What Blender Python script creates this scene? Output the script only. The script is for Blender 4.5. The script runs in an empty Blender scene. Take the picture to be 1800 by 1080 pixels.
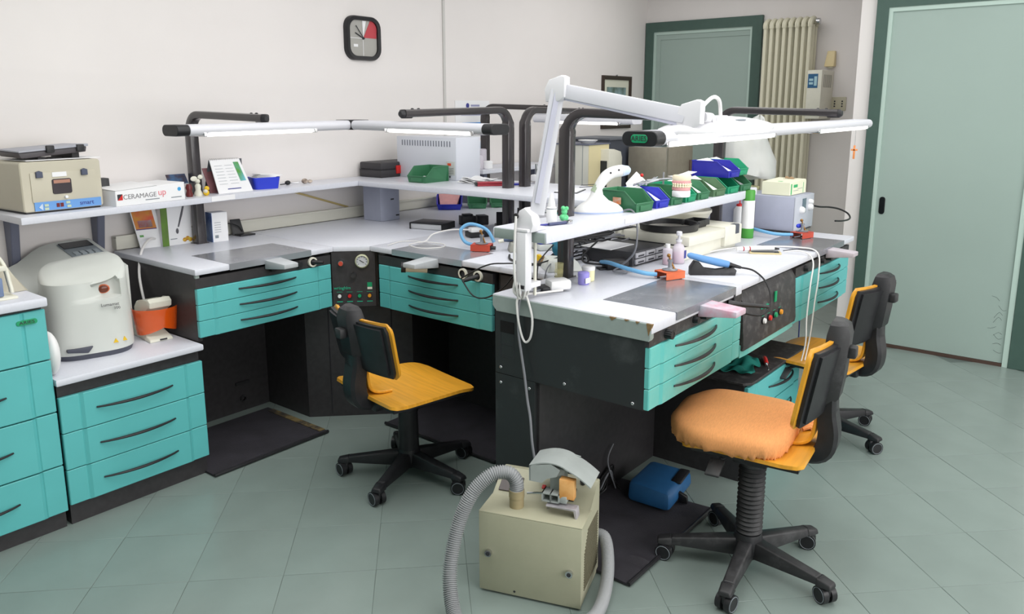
import bpy, bmesh, math, random
from mathutils import Vector as V, Matrix
random.seed(7)
SC = bpy.context.scene
COL = SC.collection
R = math.radians

# ------------------------------------------------------------------ camera, world, lights, exposure
cd = bpy.data.cameras.new('camera'); cam = bpy.data.objects.new('camera', cd); COL.objects.link(cam)
cd.sensor_width = 36.0; cd.lens = 27.77; cd.shift_y = -0.0417; cd.clip_start = .05; cd.clip_end = 60
AZ, PI_ = R(38.594), R(11.32)
fw = V((math.cos(AZ)*math.cos(PI_), math.sin(AZ)*math.cos(PI_), -math.sin(PI_)))
cam.location = (0, 0, 1.6); cam.rotation_euler = fw.to_track_quat('-Z', 'Y').to_euler()
SC.camera = cam
w = bpy.data.worlds.new('world'); SC.world = w; w.use_nodes = True
w.node_tree.nodes['Background'].inputs[0].default_value = (.93, .96, 1, 1)
w.node_tree.nodes['Background'].inputs[1].default_value = .55
def area(name, loc, rot, sx, sy, power, col=(1, 1, 1)):
    l = bpy.data.lights.new(name, 'AREA'); l.shape = 'RECTANGLE'; l.size = sx; l.size_y = sy; l.energy = power; l.color = col
    o = bpy.data.objects.new(name, l); COL.objects.link(o); o.location = loc; o.rotation_euler = rot; return o
area('window_daylight', (2.1, -2.25, 1.6), (R(90), 0, 0), 5.2, 1.7, 102, (1, .985, .97))
area('ceiling_light', (3.0, .8, 2.77), (0, 0, 0), 4.0, 2.6, 46, (1, .99, .98))
area('fill_light_far', (5.5, 2.7, 2.77), (0, 0, 0), 1.6, 1.4, 10, (1, .99, .98))  # unseen fill, added to brighten the far part of the room
area('fill_light_left', (1.6, 1.75, 2.77), (0, 0, 0), 2.2, 2.0, 34, (1, .99, .98))  # unseen fill, added to lift the dark floor and benches on the left
SC.view_settings.view_transform = 'Standard'; SC.view_settings.look = 'None'
SC.view_settings.gamma = 1; SC.view_settings.use_curve_mapping = False
SC.view_settings.exposure = 0.22

# ------------------------------------------------------------------ materials
def lin(c): return tuple(((x/255)/12.92 if x/255 <= .04045 else (((x/255)+.055)/1.055)**2.4) for x in c)+(1,)
MATS = {}
def mat(name, rgb, rough=.5, metal=0, var=0, scale=20, bump=0, emis=0, alpha=1, trans=0, coat=0, rgb2=None, bscale=None, stretch=None, ior=1.45, spec=None):
    m = bpy.data.materials.new(name); m.use_nodes = True; nt = m.node_tree; b = nt.nodes['Principled BSDF']
    b.inputs['Base Color'].default_value = lin(rgb); b.inputs['Roughness'].default_value = rough; b.inputs['Metallic'].default_value = metal
    b.inputs['Alpha'].default_value = alpha; b.inputs['Transmission Weight'].default_value = trans; b.inputs['Coat Weight'].default_value = coat
    b.inputs['IOR'].default_value = ior
    if spec is not None: b.inputs['Specular IOR Level'].default_value = spec
    if emis: b.inputs['Emission Color'].default_value = lin(rgb); b.inputs['Emission Strength'].default_value = emis
    if var or bump or rgb2:
        tc = nt.nodes.new('ShaderNodeTexCoord'); mp = nt.nodes.new('ShaderNodeMapping'); nt.links.new(tc.outputs['Object'], mp.inputs[0])
        if stretch: mp.inputs['Scale'].default_value = stretch
        n = nt.nodes.new('ShaderNodeTexNoise'); n.inputs['Scale'].default_value = scale; n.inputs['Detail'].default_value = 4; nt.links.new(mp.outputs[0], n.inputs['Vector'])
        r = nt.nodes.new('ShaderNodeValToRGB'); c = lin(rgb); v = var or .1
        r.color_ramp.elements[0].position = .3; r.color_ramp.elements[1].position = .7
        r.color_ramp.elements[0].color = tuple(x*(1-v) for x in c[:3])+(1,); r.color_ramp.elements[1].color = lin(rgb2) if rgb2 else tuple(min(1, x*(1+v)) for x in c[:3])+(1,)
        nt.links.new(n.outputs[0], r.inputs[0]); nt.links.new(r.outputs[0], b.inputs['Base Color'])
        if bump:
            n2 = nt.nodes.new('ShaderNodeTexNoise'); n2.inputs['Scale'].default_value = bscale or scale*4; n2.inputs['Detail'].default_value = 3; nt.links.new(mp.outputs[0], n2.inputs['Vector'])
            bp = nt.nodes.new('ShaderNodeBump'); bp.inputs['Strength'].default_value = bump; bp.inputs['Distance'].default_value = .004
            nt.links.new(n2.outputs[0], bp.inputs['Height']); nt.links.new(bp.outputs[0], b.inputs['Normal'])
    MATS[name] = m; return m
def stained(name, rgb, spot, rough=.4, metal=0, scale=6, lo=.5, hi=.72, amount=.6):
    """base colour with irregular dusty or worn blotches"""
    m = bpy.data.materials.new(name); m.use_nodes = True; nt = m.node_tree; b = nt.nodes['Principled BSDF']
    b.inputs['Roughness'].default_value = rough; b.inputs['Metallic'].default_value = metal
    tc = nt.nodes.new('ShaderNodeTexCoord'); n = nt.nodes.new('ShaderNodeTexNoise'); n.inputs['Scale'].default_value = scale; n.inputs['Detail'].default_value = 8; n.inputs['Roughness'].default_value = .65
    nt.links.new(tc.outputs['Object'], n.inputs['Vector'])
    r = nt.nodes.new('ShaderNodeValToRGB'); r.color_ramp.elements[0].position = lo; r.color_ramp.elements[1].position = hi
    c0, c1 = lin(rgb), lin(spot); r.color_ramp.elements[0].color = c0; r.color_ramp.elements[1].color = tuple(a*(1-amount)+q*amount for a, q in zip(c0, c1))[:3]+(1,)
    nt.links.new(n.outputs[0], r.inputs[0]); nt.links.new(r.outputs[0], b.inputs['Base Color'])
    if metal:
        r2 = nt.nodes.new('ShaderNodeMapRange'); r2.inputs[1].default_value = lo; r2.inputs[2].default_value = hi; r2.inputs[3].default_value = rough; r2.inputs[4].default_value = rough+.12
        nt.links.new(n.outputs[0], r2.inputs[0]); nt.links.new(r2.outputs[0], b.inputs['Roughness'])
    MATS[name] = m; return m

WALL = mat('wall_paint', (231, 226, 224), .85, var=.02, scale=2, bump=.05, bscale=120)
FLOORM = mat('floor_tile', (131, 144, 139), .26, var=.06, scale=3.5, spec=.5)
GROUT = mat('floor_joint', (98, 110, 106), .7, var=.05)
CEIL = mat('ceiling_paint', (238, 238, 236), .9)
LAM = mat('grey_laminate', (212, 214, 223), .32, var=.025, scale=90)
LAMD = mat('shaded_end_laminate', (148, 160, 156), .45, var=.04, scale=30)  # laminate for the end faces, their shade put into the colour
BLK = mat('black_laminate', (54, 52, 54), .42, var=.15, scale=40)
BLKW = stained('worn_black_laminate', (37, 40, 42), (120, 125, 125), .45, scale=5, lo=.56, hi=.85, amount=.35)
DUST = stained('dusty_black_metal', (50, 48, 50), (150, 148, 145), .5, scale=22, lo=.5, hi=.85, amount=.45)
TEAL = mat('teal_lacquer', (94, 184, 184), .32, var=.03, scale=6)
TEALD = stained('dusty_teal_lacquer', (98, 188, 182), (176, 212, 200), .36, scale=4, lo=.45, hi=.8, amount=.5)
PLB = mat('black_plastic', (34, 34, 37), .42, var=.2, scale=30, bump=.1, bscale=300)
PLBD = stained('dusty_black_plastic', (38, 38, 40), (110, 110, 112), .5, scale=12, lo=.5, hi=.8, amount=.4)
TUBEB = mat('dark_lacquered_tube', (52, 48, 50), .25, coat=.4)
PLY = mat('golden_plywood', (222, 158, 48), .35, var=.12, scale=6, stretch=(1, 14, 1), coat=.2)
STEEL = stained('brushed_steel', (178, 180, 186), (160, 162, 168), .2, metal=.55, scale=4, lo=.4, hi=.8)
STEELD = stained('dusty_steel', (146, 149, 156), (215, 217, 220), .22, metal=.55, scale=9, lo=.5, hi=.85, amount=.35)
CHROME = mat('chrome', (205, 205, 208), .15, metal=1)
WHITE = mat('white_plastic', (232, 232, 232), .35)
WHITEL = mat('white_lamp_shell', (222, 221, 225), .3)
ALU = mat('white_aluminium', (208, 208, 215), .35)
CREAM = mat('cream_plastic', (222, 220, 206), .45, var=.03)
OFFW = mat('grey_white_plastic', (206, 209, 204), .4, var=.02, scale=8)
BEIGE = stained('beige_metal', (178, 176, 152), (158, 155, 132), .5, scale=4, lo=.4, hi=.8, amount=.6)
BEIGE2 = mat('warm_beige', (196, 190, 172), .5, var=.03, scale=5)
CREAMY = mat('cream_side', (226, 214, 172), .5)
GREYB = mat('blue_grey_metal', (168, 172, 190), .45, var=.03)
GREYM = mat('slate_bracket', (104, 108, 126), .45)
DGREEN = mat('dark_green_frame', (70, 94, 86), .45, var=.04)
DOORG = mat('pale_green_door', (158, 176, 169), .42, var=.035, scale=1.2)
DOORS = mat('pale_green_strip', (184, 205, 196), .4)
RADM = mat('radiator_enamel', (222, 218, 196), .45)
BINB = mat('blue_bin_plastic', (46, 54, 178), .35, var=.08)
BINBL = mat('bright_blue_plastic', (48, 66, 205), .35)
BING = mat('green_bin_plastic', (58, 116, 82), .4, var=.1, scale=8)
BINE = mat('emerald_bin_plastic', (34, 146, 106), .35)
BINO = mat('olive_bin_plastic', (84, 116, 84), .45, var=.08)
PAPER = mat('paper', (238, 238, 240), .8)
ORB = mat('orange_lacquer', (214, 104, 62), .42, var=.1)
REDB = mat('red_lacquer', (188, 74, 56), .42, var=.08)
PINK = mat('pink_stain', (214, 156, 176), .6, var=.15, rgb2=(196, 196, 208), scale=22)
HOSEB = mat('blue_hose', (112, 172, 216), .4)
HOSE = mat('grey_hose', (148, 150, 152), .5)
BLUEP = mat('blue_pedal_plastic', (40, 92, 140), .42, var=.08)
REDP = mat('red_plastic', (205, 42, 40), .35)
YEL = mat('yellow_plastic', (232, 190, 40), .4)
GRNP = mat('green_plastic', (70, 150, 58), .4)
PURP = mat('lilac_plastic', (150, 142, 214), .45)
LCD = mat('dark_display', (44, 48, 52), .2)
KEYP = mat('keypad_grey', (132, 140, 146), .5)
BLU1 = mat('sky_blue_panel', (106, 156, 216), .5)
GRNL = mat('green_badge', (22, 150, 100), .4)
INK = mat('dark_ink', (50, 50, 55), .6)
INKB = mat('blue_ink', (60, 64, 140), .6)
INKT = mat('teal_ink', (30, 180, 140), .6)
CABW = mat('white_cable', (224, 222, 220), .45)
CABG = mat('grey_cable', (120, 122, 128), .45)
CABK = mat('black_cable', (26, 26, 28), .45)
MATM = mat('rubber_mat', (52, 50, 56), .75, var=.25, scale=7, bump=.4, bscale=220)
TRUNK = mat('ivory_trunking', (216, 214, 202), .5)
GLOW = mat('lamp_glow', (255, 253, 248), .4, emis=2.6)
ORG = mat('orange_shield', (240, 96, 20), .1, alpha=.55)
CLOTH = mat('orange_fabric', (222, 152, 94), .9, var=.09, scale=50, stretch=(1, 7, 2), bump=.05, bscale=90)
PINKW = mat('pink_wax', (220, 160, 160), .5, var=.1)
PLAST = mat('dental_stone', (236, 224, 196), .6, var=.05)
TEETH = mat('ivory_teeth', (240, 228, 196), .35)
PINKL = mat('pink_liquid', (214, 92, 122), .2)
CLEAR = mat('frosted_plastic', (232, 226, 236), .25, alpha=.6)
BAG = mat('cloudy_plastic_film', (206, 208, 206), .3, alpha=.78, var=.08, scale=5, bump=.6, bscale=14)
PINM = mat('grey_pin', (178, 182, 186), .5, var=.08)
BRN = mat('chipboard', (128, 104, 70), .8, var=.2, scale=90)
CARD = mat('cardboard', (160, 132, 100), .8, var=.05)
REDV = mat('wine_red_leather', (166, 52, 66), .5)
GREENR = mat('green_cloth', (14, 112, 102), .8, var=.2, scale=18)
CLKF = mat('clock_grey', (170, 168, 163), .5)
CLKR = mat('clock_red', (190, 70, 78), .5)
NOZ = mat('nozzle_grey', (164, 170, 168), .45, var=.06)
TERRA = mat('orange_foam', (216, 140, 56), .7, rgb2=(228, 176, 112), scale=18, var=.12)

# ------------------------------------------------------------------ mesh builder
def smoothpath(pts, n=6, closed=False):
    P = [V(p) for p in pts]; out = []
    N = len(P); rng = range(N if closed else N-1)
    for i in rng:
        p0 = P[(i-1) % N] if (closed or i > 0) else P[i]; p1 = P[i]; p2 = P[(i+1) % N]; p3 = P[(i+2) % N] if (closed or i+2 < N) else P[i+1]
        for k in range(n):
            t = k/n; out.append(.5*((2*p1)+(p2-p0)*t+(2*p0-5*p1+4*p2-p3)*t*t+(3*p1-p0-3*p2+p3)*t**3))
    if not closed: out.append(P[-1])
    return out
class MB:
    def __init__(s): s.b = bmesh.new()
    def xf(s, vs, M):
        for v in vs: v.co = M @ v.co
        return vs
    def box(s, a, c, bev=0, seg=2, M=None):
        x0, y0, z0 = a; x1, y1, z1 = c
        vs = [s.b.verts.new((x, y, z)) for x in (x0, x1) for y in (y0, y1) for z in (z0, z1)]
        for f in ((0, 1, 3, 2), (4, 6, 7, 5), (0, 4, 5, 1), (2, 3, 7, 6), (0, 2, 6, 4), (1, 5, 7, 3)): s.b.faces.new([vs[i] for i in f])
        if bev:
            es = list({e for v in vs for e in v.link_edges})
            r = bmesh.ops.bevel(s.b, geom=es, offset=bev, segments=seg, affect='EDGES', profile=.5)
            vs = list({v for v in r['verts']})
        if M is not None: s.xf(vs, M)
        return vs
    def hexa(s, P, bev=0):
        """8 points: bottom ring 4, top ring 4"""
        vs = [s.b.verts.new(p) for p in P]
        for f in ((3, 2, 1, 0), (4, 5, 6, 7), (0, 1, 5, 4), (1, 2, 6, 5), (2, 3, 7, 6), (3, 0, 4, 7)): s.b.faces.new([vs[i] for i in f])
        if bev:
            es = list({e for v in vs for e in v.link_edges}); r = bmesh.ops.bevel(s.b, geom=es, offset=bev, segments=2, affect='EDGES', profile=.5); vs = list(r['verts'])
        return vs
    def prism(s, pts, a, b, ax='z', bev=0, seg=2):
        f = {'z': lambda p, h: (p[0], p[1], h), 'x': lambda p, h: (h, p[0], p[1]), 'y': lambda p, h: (p[0], h, p[1])}[ax]
        A = [s.b.verts.new(f(p, a)) for p in pts]; B = [s.b.verts.new(f(p, b)) for p in pts]; n = len(pts)
        s.b.faces.new(A[::-1]); s.b.faces.new(B)
        for i in range(n): s.b.faces.new((A[i], A[(i+1) % n], B[(i+1) % n], B[i]))
        vs = A+B
        if bev:
            es = [e for e in {e for v in A+B for e in v.link_edges}]
            ring = [e for e in es if (e.verts[0] in A) == (e.verts[1] in A)]
            r = bmesh.ops.bevel(s.b, geom=ring, offset=bev, segments=seg, affect='EDGES', profile=.5); vs = list(set(vs) & set(s.b.verts) | set(r['verts']))
        return vs
    def ring_loft(s, rings, caps=True, closed=False):
        L = [[s.b.verts.new(p) for p in r] for r in rings]; n = len(rings[0])
        for i in range(len(L)-1+(1 if closed else 0)):
            A, B = L[i], L[(i+1) % len(L)]
            for j in range(n): s.b.faces.new((A[j], A[(j+1) % n], B[(j+1) % n], B[j]))
        if caps and not closed: s.b.faces.new(L[0][::-1]); s.b.faces.new(L[-1])
        return [v for r in L for v in r]
    def cyl(s, p0, p1, r0, r1=None, n=16, caps=True):
        p0, p1 = V(p0), V(p1); r1 = r0 if r1 is None else r1; d = (p1-p0).normalized(); u = d.orthogonal().normalized(); w_ = d.cross(u)
        return s.ring_loft([[p+(u*math.cos(2*math.pi*k/n)+w_*math.sin(2*math.pi*k/n))*r for k in range(n)] for p, r in ((p0, r0), (p1, r1))], caps)
    def lathe(s, prof, c=(0, 0, 0), n=24, caps=True, M=None):
        c = V(c); vs = s.ring_loft([[c+V((r*math.cos(2*math.pi*k/n), r*math.sin(2*math.pi*k/n), z)) for k in range(n)] for r, z in prof], caps)
        if M is not None: s.xf(vs, M)
        return vs
    def tube(s, pts, r, n=8, closed=False, caps=True):
        P = [V(p) for p in pts]; N = len(P); rings = []; u = None
        for i in range(N):
            t = (P[(i+1) % N]-P[i-1]) if (closed or 0 < i < N-1) else (P[1]-P[0] if i == 0 else P[-1]-P[-2])
            if t.length < 1e-9: t = V((0, 0, 1))
            t.normalize(); u = t.orthogonal().normalized() if u is None else (u-t*u.dot(t)).normalized(); w_ = t.cross(u)
            rr = r[i] if isinstance(r, (list, tuple)) else r
            rings.append([P[i]+(u*math.cos(2*math.pi*k/n)+w_*math.sin(2*math.pi*k/n))*rr for k in range(n)])
        return s.ring_loft(rings, caps, closed)
    def sweep(s, pts, prof, side):
        """prof: list of (a,b); a along the fixed side vector, b along the path normal"""
        P = [V(p) for p in pts]; S = V(side).normalized(); N = len(P); rings = []
        for i in range(N):
            t = (P[i+1]-P[i-1]) if 0 < i < N-1 else (P[1]-P[0] if i == 0 else P[-1]-P[-2]); t.normalize(); nn = S.cross(t).normalized()
            pr = prof[i] if isinstance(prof[0][0], (list, tuple)) else prof
            rings.append([P[i]+S*a+nn*b for a, b in pr])
        return s.ring_loft(rings)
    def ball(s, c, r, sx=1, sy=1, sz=1, seg=12, ring=8, M=None):
        r_ = bmesh.ops.create_uvsphere(s.b, u_segments=seg, v_segments=ring, radius=1); c = V(c)
        for v in r_['verts']: v.co = V((v.co.x*r*sx, v.co.y*r*sy, v.co.z*r*sz))+c
        if M is not None: s.xf(r_['verts'], M)
        return r_['verts']
    def sheet(s, fn, nu, nv, th):
        """closed slab: fn(u,v)->point, thickness th pushed along -normal"""
        P = [[V(fn(i/nu, j/nv)) for j in range(nv+1)] for i in range(nu+1)]
        def nrm(i, j):
            a = P[min(i+1, nu)][j]-P[max(i-1, 0)][j]; b_ = P[i][min(j+1, nv)]-P[i][max(j-1, 0)]; q = a.cross(b_); return q.normalized() if q.length > 1e-12 else V((0, 0, 1))
        A = [[s.b.verts.new(P[i][j]) for j in range(nv+1)] for i in range(nu+1)]
        B = [[s.b.verts.new(P[i][j]-nrm(i, j)*th) for j in range(nv+1)] for i in range(nu+1)]
        for i in range(nu):
            for j in range(nv):
                s.b.faces.new((A[i][j], A[i+1][j], A[i+1][j+1], A[i][j+1])); s.b.faces.new((B[i][j+1], B[i+1][j+1], B[i+1][j], B[i][j]))
        for i in range(nu):
            s.b.faces.new((A[i+1][0], A[i][0], B[i][0], B[i+1][0])); s.b.faces.new((A[i][nv], A[i+1][nv], B[i+1][nv], B[i][nv]))
        for j in range(nv):
            s.b.faces.new((A[0][j], A[0][j+1], B[0][j+1], B[0][j])); s.b.faces.new((A[nu][j+1], A[nu][j], B[nu][j], B[nu][j+1]))
        return [v for r in A+B for v in r]
def obj(name, mb, m, parent=None, loc=None, rz=None, ang=40):
    bmesh.ops.recalc_face_normals(mb.b, faces=mb.b.faces[:]); a = R(ang)
    for e in mb.b.edges:
        if len(e.link_faces) == 2: e.smooth = e.calc_face_angle(0) < a
    for f in mb.b.faces: f.smooth = True
    me = bpy.data.meshes.new(name); mb.b.to_mesh(me); mb.b.free(); me.materials.append(m)
    o = bpy.data.objects.new(name, me); COL.objects.link(o)
    if parent: o.parent = parent
    if loc: o.location = loc
    if rz is not None: o.rotation_euler = (0, 0, rz)
    return o
def tag(o, label, cat, group=None):
    o['label'] = label; o['category'] = cat
    if group: o['group'] = group
    return o
def thing(name, label, cat, loc=(0, 0, 0), rz=0, group=None):
    o = bpy.data.objects.new(name, None); COL.objects.link(o); o.location = loc; o.rotation_euler = (0, 0, R(rz)); o.empty_display_size = .05
    return tag(o, label, cat, group)
def struct(name, mb, m, parent=None, **k):
    o = obj(name, mb, m, parent, **k)
    if not parent: o['kind'] = 'structure'
    return o
def sthing(name, loc=(0, 0, 0)):
    o = bpy.data.objects.new(name, None); COL.objects.link(o); o.location = loc; o['kind'] = 'structure'; return o
def box(name, a, c, m, parent=None, bev=0, **k):
    b = MB(); b.box(a, c, bev); return obj(name, b, m, parent, **k)
def tub(name, pts, r, m, parent=None, n=8, sm=6, **k):
    b = MB(); b.tube(smoothpath(pts, sm) if sm else pts, r, n); return obj(name, b, m, parent, **k)
def txt(name, s, size, m, parent, loc, rot, ext=.0006, sx=1, align='CENTER'):
    c = bpy.data.curves.new(name, 'FONT'); c.body = s; c.size = size; c.extrude = ext; c.align_x = align; c.align_y = 'CENTER'; c.resolution_u = 3
    o = bpy.data.objects.new(name+'_src', c); me = bpy.data.meshes.new_from_object(o); bpy.data.objects.remove(o); me.materials.clear(); me.materials.append(m)
    o = bpy.data.objects.new(name, me); COL.objects.link(o); o.parent = parent; o.location = loc; o.rotation_euler = rot; o.scale = (sx, 1, 1); return o
FX = (R(90), 0, 0)          # text facing -y
FL_ = (R(90), 0, R(-90))    # text facing -x
def copy_tree(o, parent=None):
    c = o.copy(); COL.objects.link(c); c.parent = parent
    for ch in list(o.children): copy_tree(ch, c)
    return c
def rrect(w_, h_, r, n=4):
    """rounded rectangle outline centred on 0"""
    out = []
    for cx_, cy_, a0 in ((w_/2-r, h_/2-r, 0), (-w_/2+r, h_/2-r, 90), (-w_/2+r, -h_/2+r, 180), (w_/2-r, -h_/2+r, 270)):
        for k in range(n+1):
            a = R(a0+90*k/n); out.append((cx_+r*math.cos(a), cy_+r*math.sin(a)))
    return out

# ------------------------------------------------------------------ the room
XF, XR, YA, YR, ZC, X0, Y0 = 6.89, 5.62, 3.86, 1.57, 2.8, -1.6, -2.5
struct('wall_back', (lambda b: (b.box((X0-.1, YA, 0), (XF+.1, YA+.12, ZC)), b)[1])(MB()), WALL)
struct('wall_far', (lambda b: (b.box((XF, YR, 0), (XF+.12, YA, ZC)), b)[1])(MB()), WALL)
b = MB(); b.box((XR, YR-.12, 0), (XF+.12, YR, ZC)); b.box((XR, Y0, 0), (XR+.12, YR-.12, ZC)); struct('wall_right', b, WALL)
struct('wall_left', (lambda b: (b.box((X0-.12, Y0, 0), (X0, YA, ZC)), b)[1])(MB()), mat('bounce_dimming_paint', (122, 140, 134), .9, var=.03, scale=2))  # unseen wall, coloured dark to cut bounce light on the bench ends
b = MB(); b.box((X0, Y0-.12, 0), (XR, Y0, .6)); b.box((X0, Y0-.12, 2.45), (XR, Y0, ZC)); b.box((X0, Y0-.12, .6), (.2, Y0, 2.45)); b.box((XR-.15, Y0-.12, .6), (XR, Y0, 2.45)); struct('wall_front', b, WALL)
wn = sthing('window_1')
b = MB()
for x in (.2, 1.98, 3.72, 5.41): b.box((x, Y0-.08, .6), (x+.06, Y0-.03, 2.45))
b.box((.2, Y0-.08, .6), (5.47, Y0-.03, .66)); b.box((.2, Y0-.08, 2.39), (5.47, Y0-.03, 2.45)); obj('window_frame', b, WHITE, wn)
struct('ceiling', (lambda b: (b.box((X0, Y0, ZC), (XF+.12, YA, ZC+.1)), b)[1])(MB()), CEIL)
# floor: bed of joints, the tiles in view as single pieces on the diagonal grid, the rest joined
fl = struct('floor', (lambda b: (b.box((X0, Y0, -.1), (XF+.12, YA, -.0015)), b)[1])(MB()), GROUT)
tw = .45/math.sqrt(2)-.0014
b = MB(); b.box((-tw/2, -tw/2, -.004), (tw/2, tw/2, 0), .0007, 1); tile0 = obj('floor_tile', b, FLOORM, fl); tile_me = tile0.data
bpy.data.objects.remove(tile0)
rest = MB(); cnt = 0
hfw = V((math.cos(AZ), math.sin(AZ))); hr = V((math.sin(AZ), -math.cos(AZ)))
cells = []
for i in range(-20, 40):
    for j in range(-20, 30):
        s_ = .01+.225+.45*i; d_ = .175+.225+.45*j; x = (s_+d_)/2; y = (s_-d_)/2
        if not (X0+.05 < x < XF+.1 and Y0+.05 < y < YA-.02): continue
        if x > XR-.1 and y < YR+.1: continue
        P = V((x, y)); dep = P.dot(hfw); lat = P.dot(hr)
        vis = dep > 1.55 and abs(lat) < .7*dep+.2 and not (y > 3.1 and x < 4) and not (y > 2.9 and x > 2.7)
        cells.append((dep if vis else 99+dep, x, y))
cells.sort()
for k, (dd, x, y) in enumerate(cells):
    if dd < 99 and k < 290:
        o = bpy.data.objects.new('floor_tile', tile_me); COL.objects.link(o); o.parent = fl; o.location = (x, y, random.uniform(-.0003, .0003)); o.rotation_euler = (random.uniform(-.0007, .0007), random.uniform(-.0007, .0007), R(45))
    else:
        rest.box((-tw/2, -tw/2, -.004), (tw/2, tw/2, 0), M=Matrix.Translation((x, y, 0)) @ Matrix.Rotation(R(45), 4, 'Z'))
ro = obj('floor_tiles_beyond', rest, FLOORM, fl); ro['kind'] = 'stuff'
# skirting along the far wall and the right wall
b = MB(); b.box((XF-.012, YR, 0), (XF, 2.70, .07)); struct('baseboard_far', b, DGREEN)
b = MB(); b.box((XR-.012, 1.475, 0), (XR, YR, .07)); struct('baseboard_right', b, DGREEN)
# conduit strip down the back wall, cable trunking above the worktop
b = MB(); b.box((4.072, YA-.012, 0), (4.092, YA, ZC), .002); struct('trim_1', b, mat('pale_conduit', (205, 203, 200), .6))
b = MB(); b.box((1.735, YA-.045, .921), (4.05, YA, .985), .004); b.box((1.735, YA-.05, .978), (4.05, YA-.02, .988)); struct('trim_2', b, TRUNK)
tub('trim_3', [(2.72, YA-.006, 1.135), (3.19, YA-.006, .985)], .006, mat('ochre_conduit', (196, 176, 120), .6), n=6, sm=0)['kind'] = 'structure'
# doors
def door_far():
    d = sthing('door_1')
    b = MB(); x1 = XF; b.prism([(3.853, 0), (3.77, 0), (3.77, 2.285), (2.805, 2.285), (2.805, 0), (2.72, 0), (2.72, 2.37), (3.853, 2.37)], x1-.035, x1, 'x', .003, 1); obj('door_frame', b, DGREEN, d)
    b = MB(); b.prism([(3.77, 0), (3.745, 0), (3.745, 2.255), (2.83, 2.255), (2.83, 0), (2.805, 0), (2.805, 2.285), (3.77, 2.285)], x1-.022, x1, 'x'); obj('door_lining', b, DOORS, d)
    b = MB(); b.prism([(3.745, .0), (3.70, 0), (3.70, 2.21), (2.83, 2.21), (2.83, 2.255), (3.745, 2.255)], x1-.014, x1, 'x'); obj('door_stop', b, DOORG, d)
    box('door_leaf', (x1-.008, 2.83, .006), (x1-.001, 3.70, 2.21), DOORG, d)
door_far()
def door_right():
    d = sthing('door_2'); x1 = XR
    b = MB(); b.prism([(1.470, 0), (1.397, 0), (1.397, 2.218), (.52, 2.218), (.52, 0), (.40, 0), (.40, 2.33), (1.470, 2.33)], x1-.03, x1, 'x', .003, 1); obj('door_frame', b, DGREEN, d)
    b = MB(); b.prism([(1.397, 0), (1.372, 0), (1.372, 2.19), (.552, 2.19), (.552, 0), (.52, 0), (.52, 2.218), (1.397, 2.218)], x1-.024, x1, 'x', .001, 1); obj('door_lining', b, DOORS, d)
    box('door_leaf', (x1-.012, .552, .022), (x1-.001, 1.372, 2.19), DOORG, d)
    b = MB(); b.prism([(y+1.335, z+.955) for y, z in rrect(.036, .115, .017)], x1-.019, x1-.008, 'x', .002, 1); obj('door_handle', b, mat('black_pull', (20, 24, 26), .3), d)
    box('door_threshold', (x1-.02, .552, 0), (x1, 1.372, .02), mat('brown_threshold', (78, 60, 52), .6), d)
    b = MB()
    for k in range(9):
        yy = .56+random.random()*.05; zz = .08+k*.04+random.random()*.02
        b.tube(smoothpath([(x1-.0125, yy, zz), (x1-.0125, yy+.02, zz+.02*random.uniform(-1, 1)), (x1-.0125, yy+.045, zz+.03*random.uniform(-1, 1))], 3), .0007, 4)
    o = obj('scuff_mark', b, INK, d)
door_right()
# second green frame at the right border of the picture
b = MB(); b.box((XR-.035, .30, 0), (XR, .36, 2.33)); struct('trim_4', b, DOORS)

# ------------------------------------------------------------------ radiator
rd = thing('column_radiator', 'tall cream column radiator on the far wall right of the smaller green door', 'radiator', (6.72, 2.24, .62))
for k in range(8):
    y = .025+k*.053; b = MB()
    for x in (0, .065, .13):
        b.tube([(x, y, .07), (x, y, 1.64)], .0165, 8)
    b.tube(smoothpath([(0, y, .07), (.0, y, .03), (.065, y, .0), (.13, y, .03), (.13, y, .07)], 3), .022, 8)
    b.tube(smoothpath([(0, y, 1.62), (.0, y, 1.655), (.065, y, 1.685), (.13, y, 1.655), (.13, y, 1.62)], 3), .022, 8)
    obj('radiator_column', b, RADM, rd)
b = MB(); b.cyl((.065, -.02, 1.66), (.065, .43, 1.66), .018, n=12); b.cyl((.065, -.02, .03), (.065, .43, .03), .018, n=12); obj('connecting_pipe', b, RADM, rd)
b = MB(); b.cyl((.065, -.03, 1.66), (.065, .0, 1.66), .026, n=12); obj('vent_plug', b, CHROME, rd)
b = MB(); b.tube([(.065, -.02, .03), (.065, -.05, .03), (.065, -.05, -.62)], .010, 8); b.tube([(.065, .43, .03), (.065, .45, .03), (.065, .45, -.62)], .010, 8); obj('supply_pipe', b, RADM, rd)
# ------------------------------------------------------------------ wall box, socket, ivory lamp
bx = thing('control_box', 'white wall box with blue label beside the radiator', 'control box', (6.585, 2.10, 1.50))
box('casing', (0, 0, 0), (.305, .115, .385), CREAM, bx, .006)
b = MB(); b.box((-.002, .030, .245), (0, .108, .355)); obj('label', b, mat('petrol_label', (44, 96, 138), .5), bx)
b = MB(); b.box((-.0035, .066, .30), (-.001, .098, .318)); b.box((-.0035, .066, .272), (-.001, .098, .29)); b.box((-.0035, .036, .262), (-.001, .058, .335)); obj('label_print', b, mat('label_print', (170, 205, 215), .6), bx)
b = MB()
for k in range(6): b.box((.05+k*.035, -.002, .25), (.062+k*.035, 0, .35))
obj('vent_slot', b, mat('vent_grey', (150, 148, 140), .6), bx)
sk = thing('wall_socket', 'beige wall socket just right of the white control box', 'socket', (XF-.012, 1.985, 1.565))
box('plate', (0, 0, 0), (.012, .125, .11), mat('socket_beige', (196, 190, 168), .5), sk, .003)
b = MB()
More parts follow.
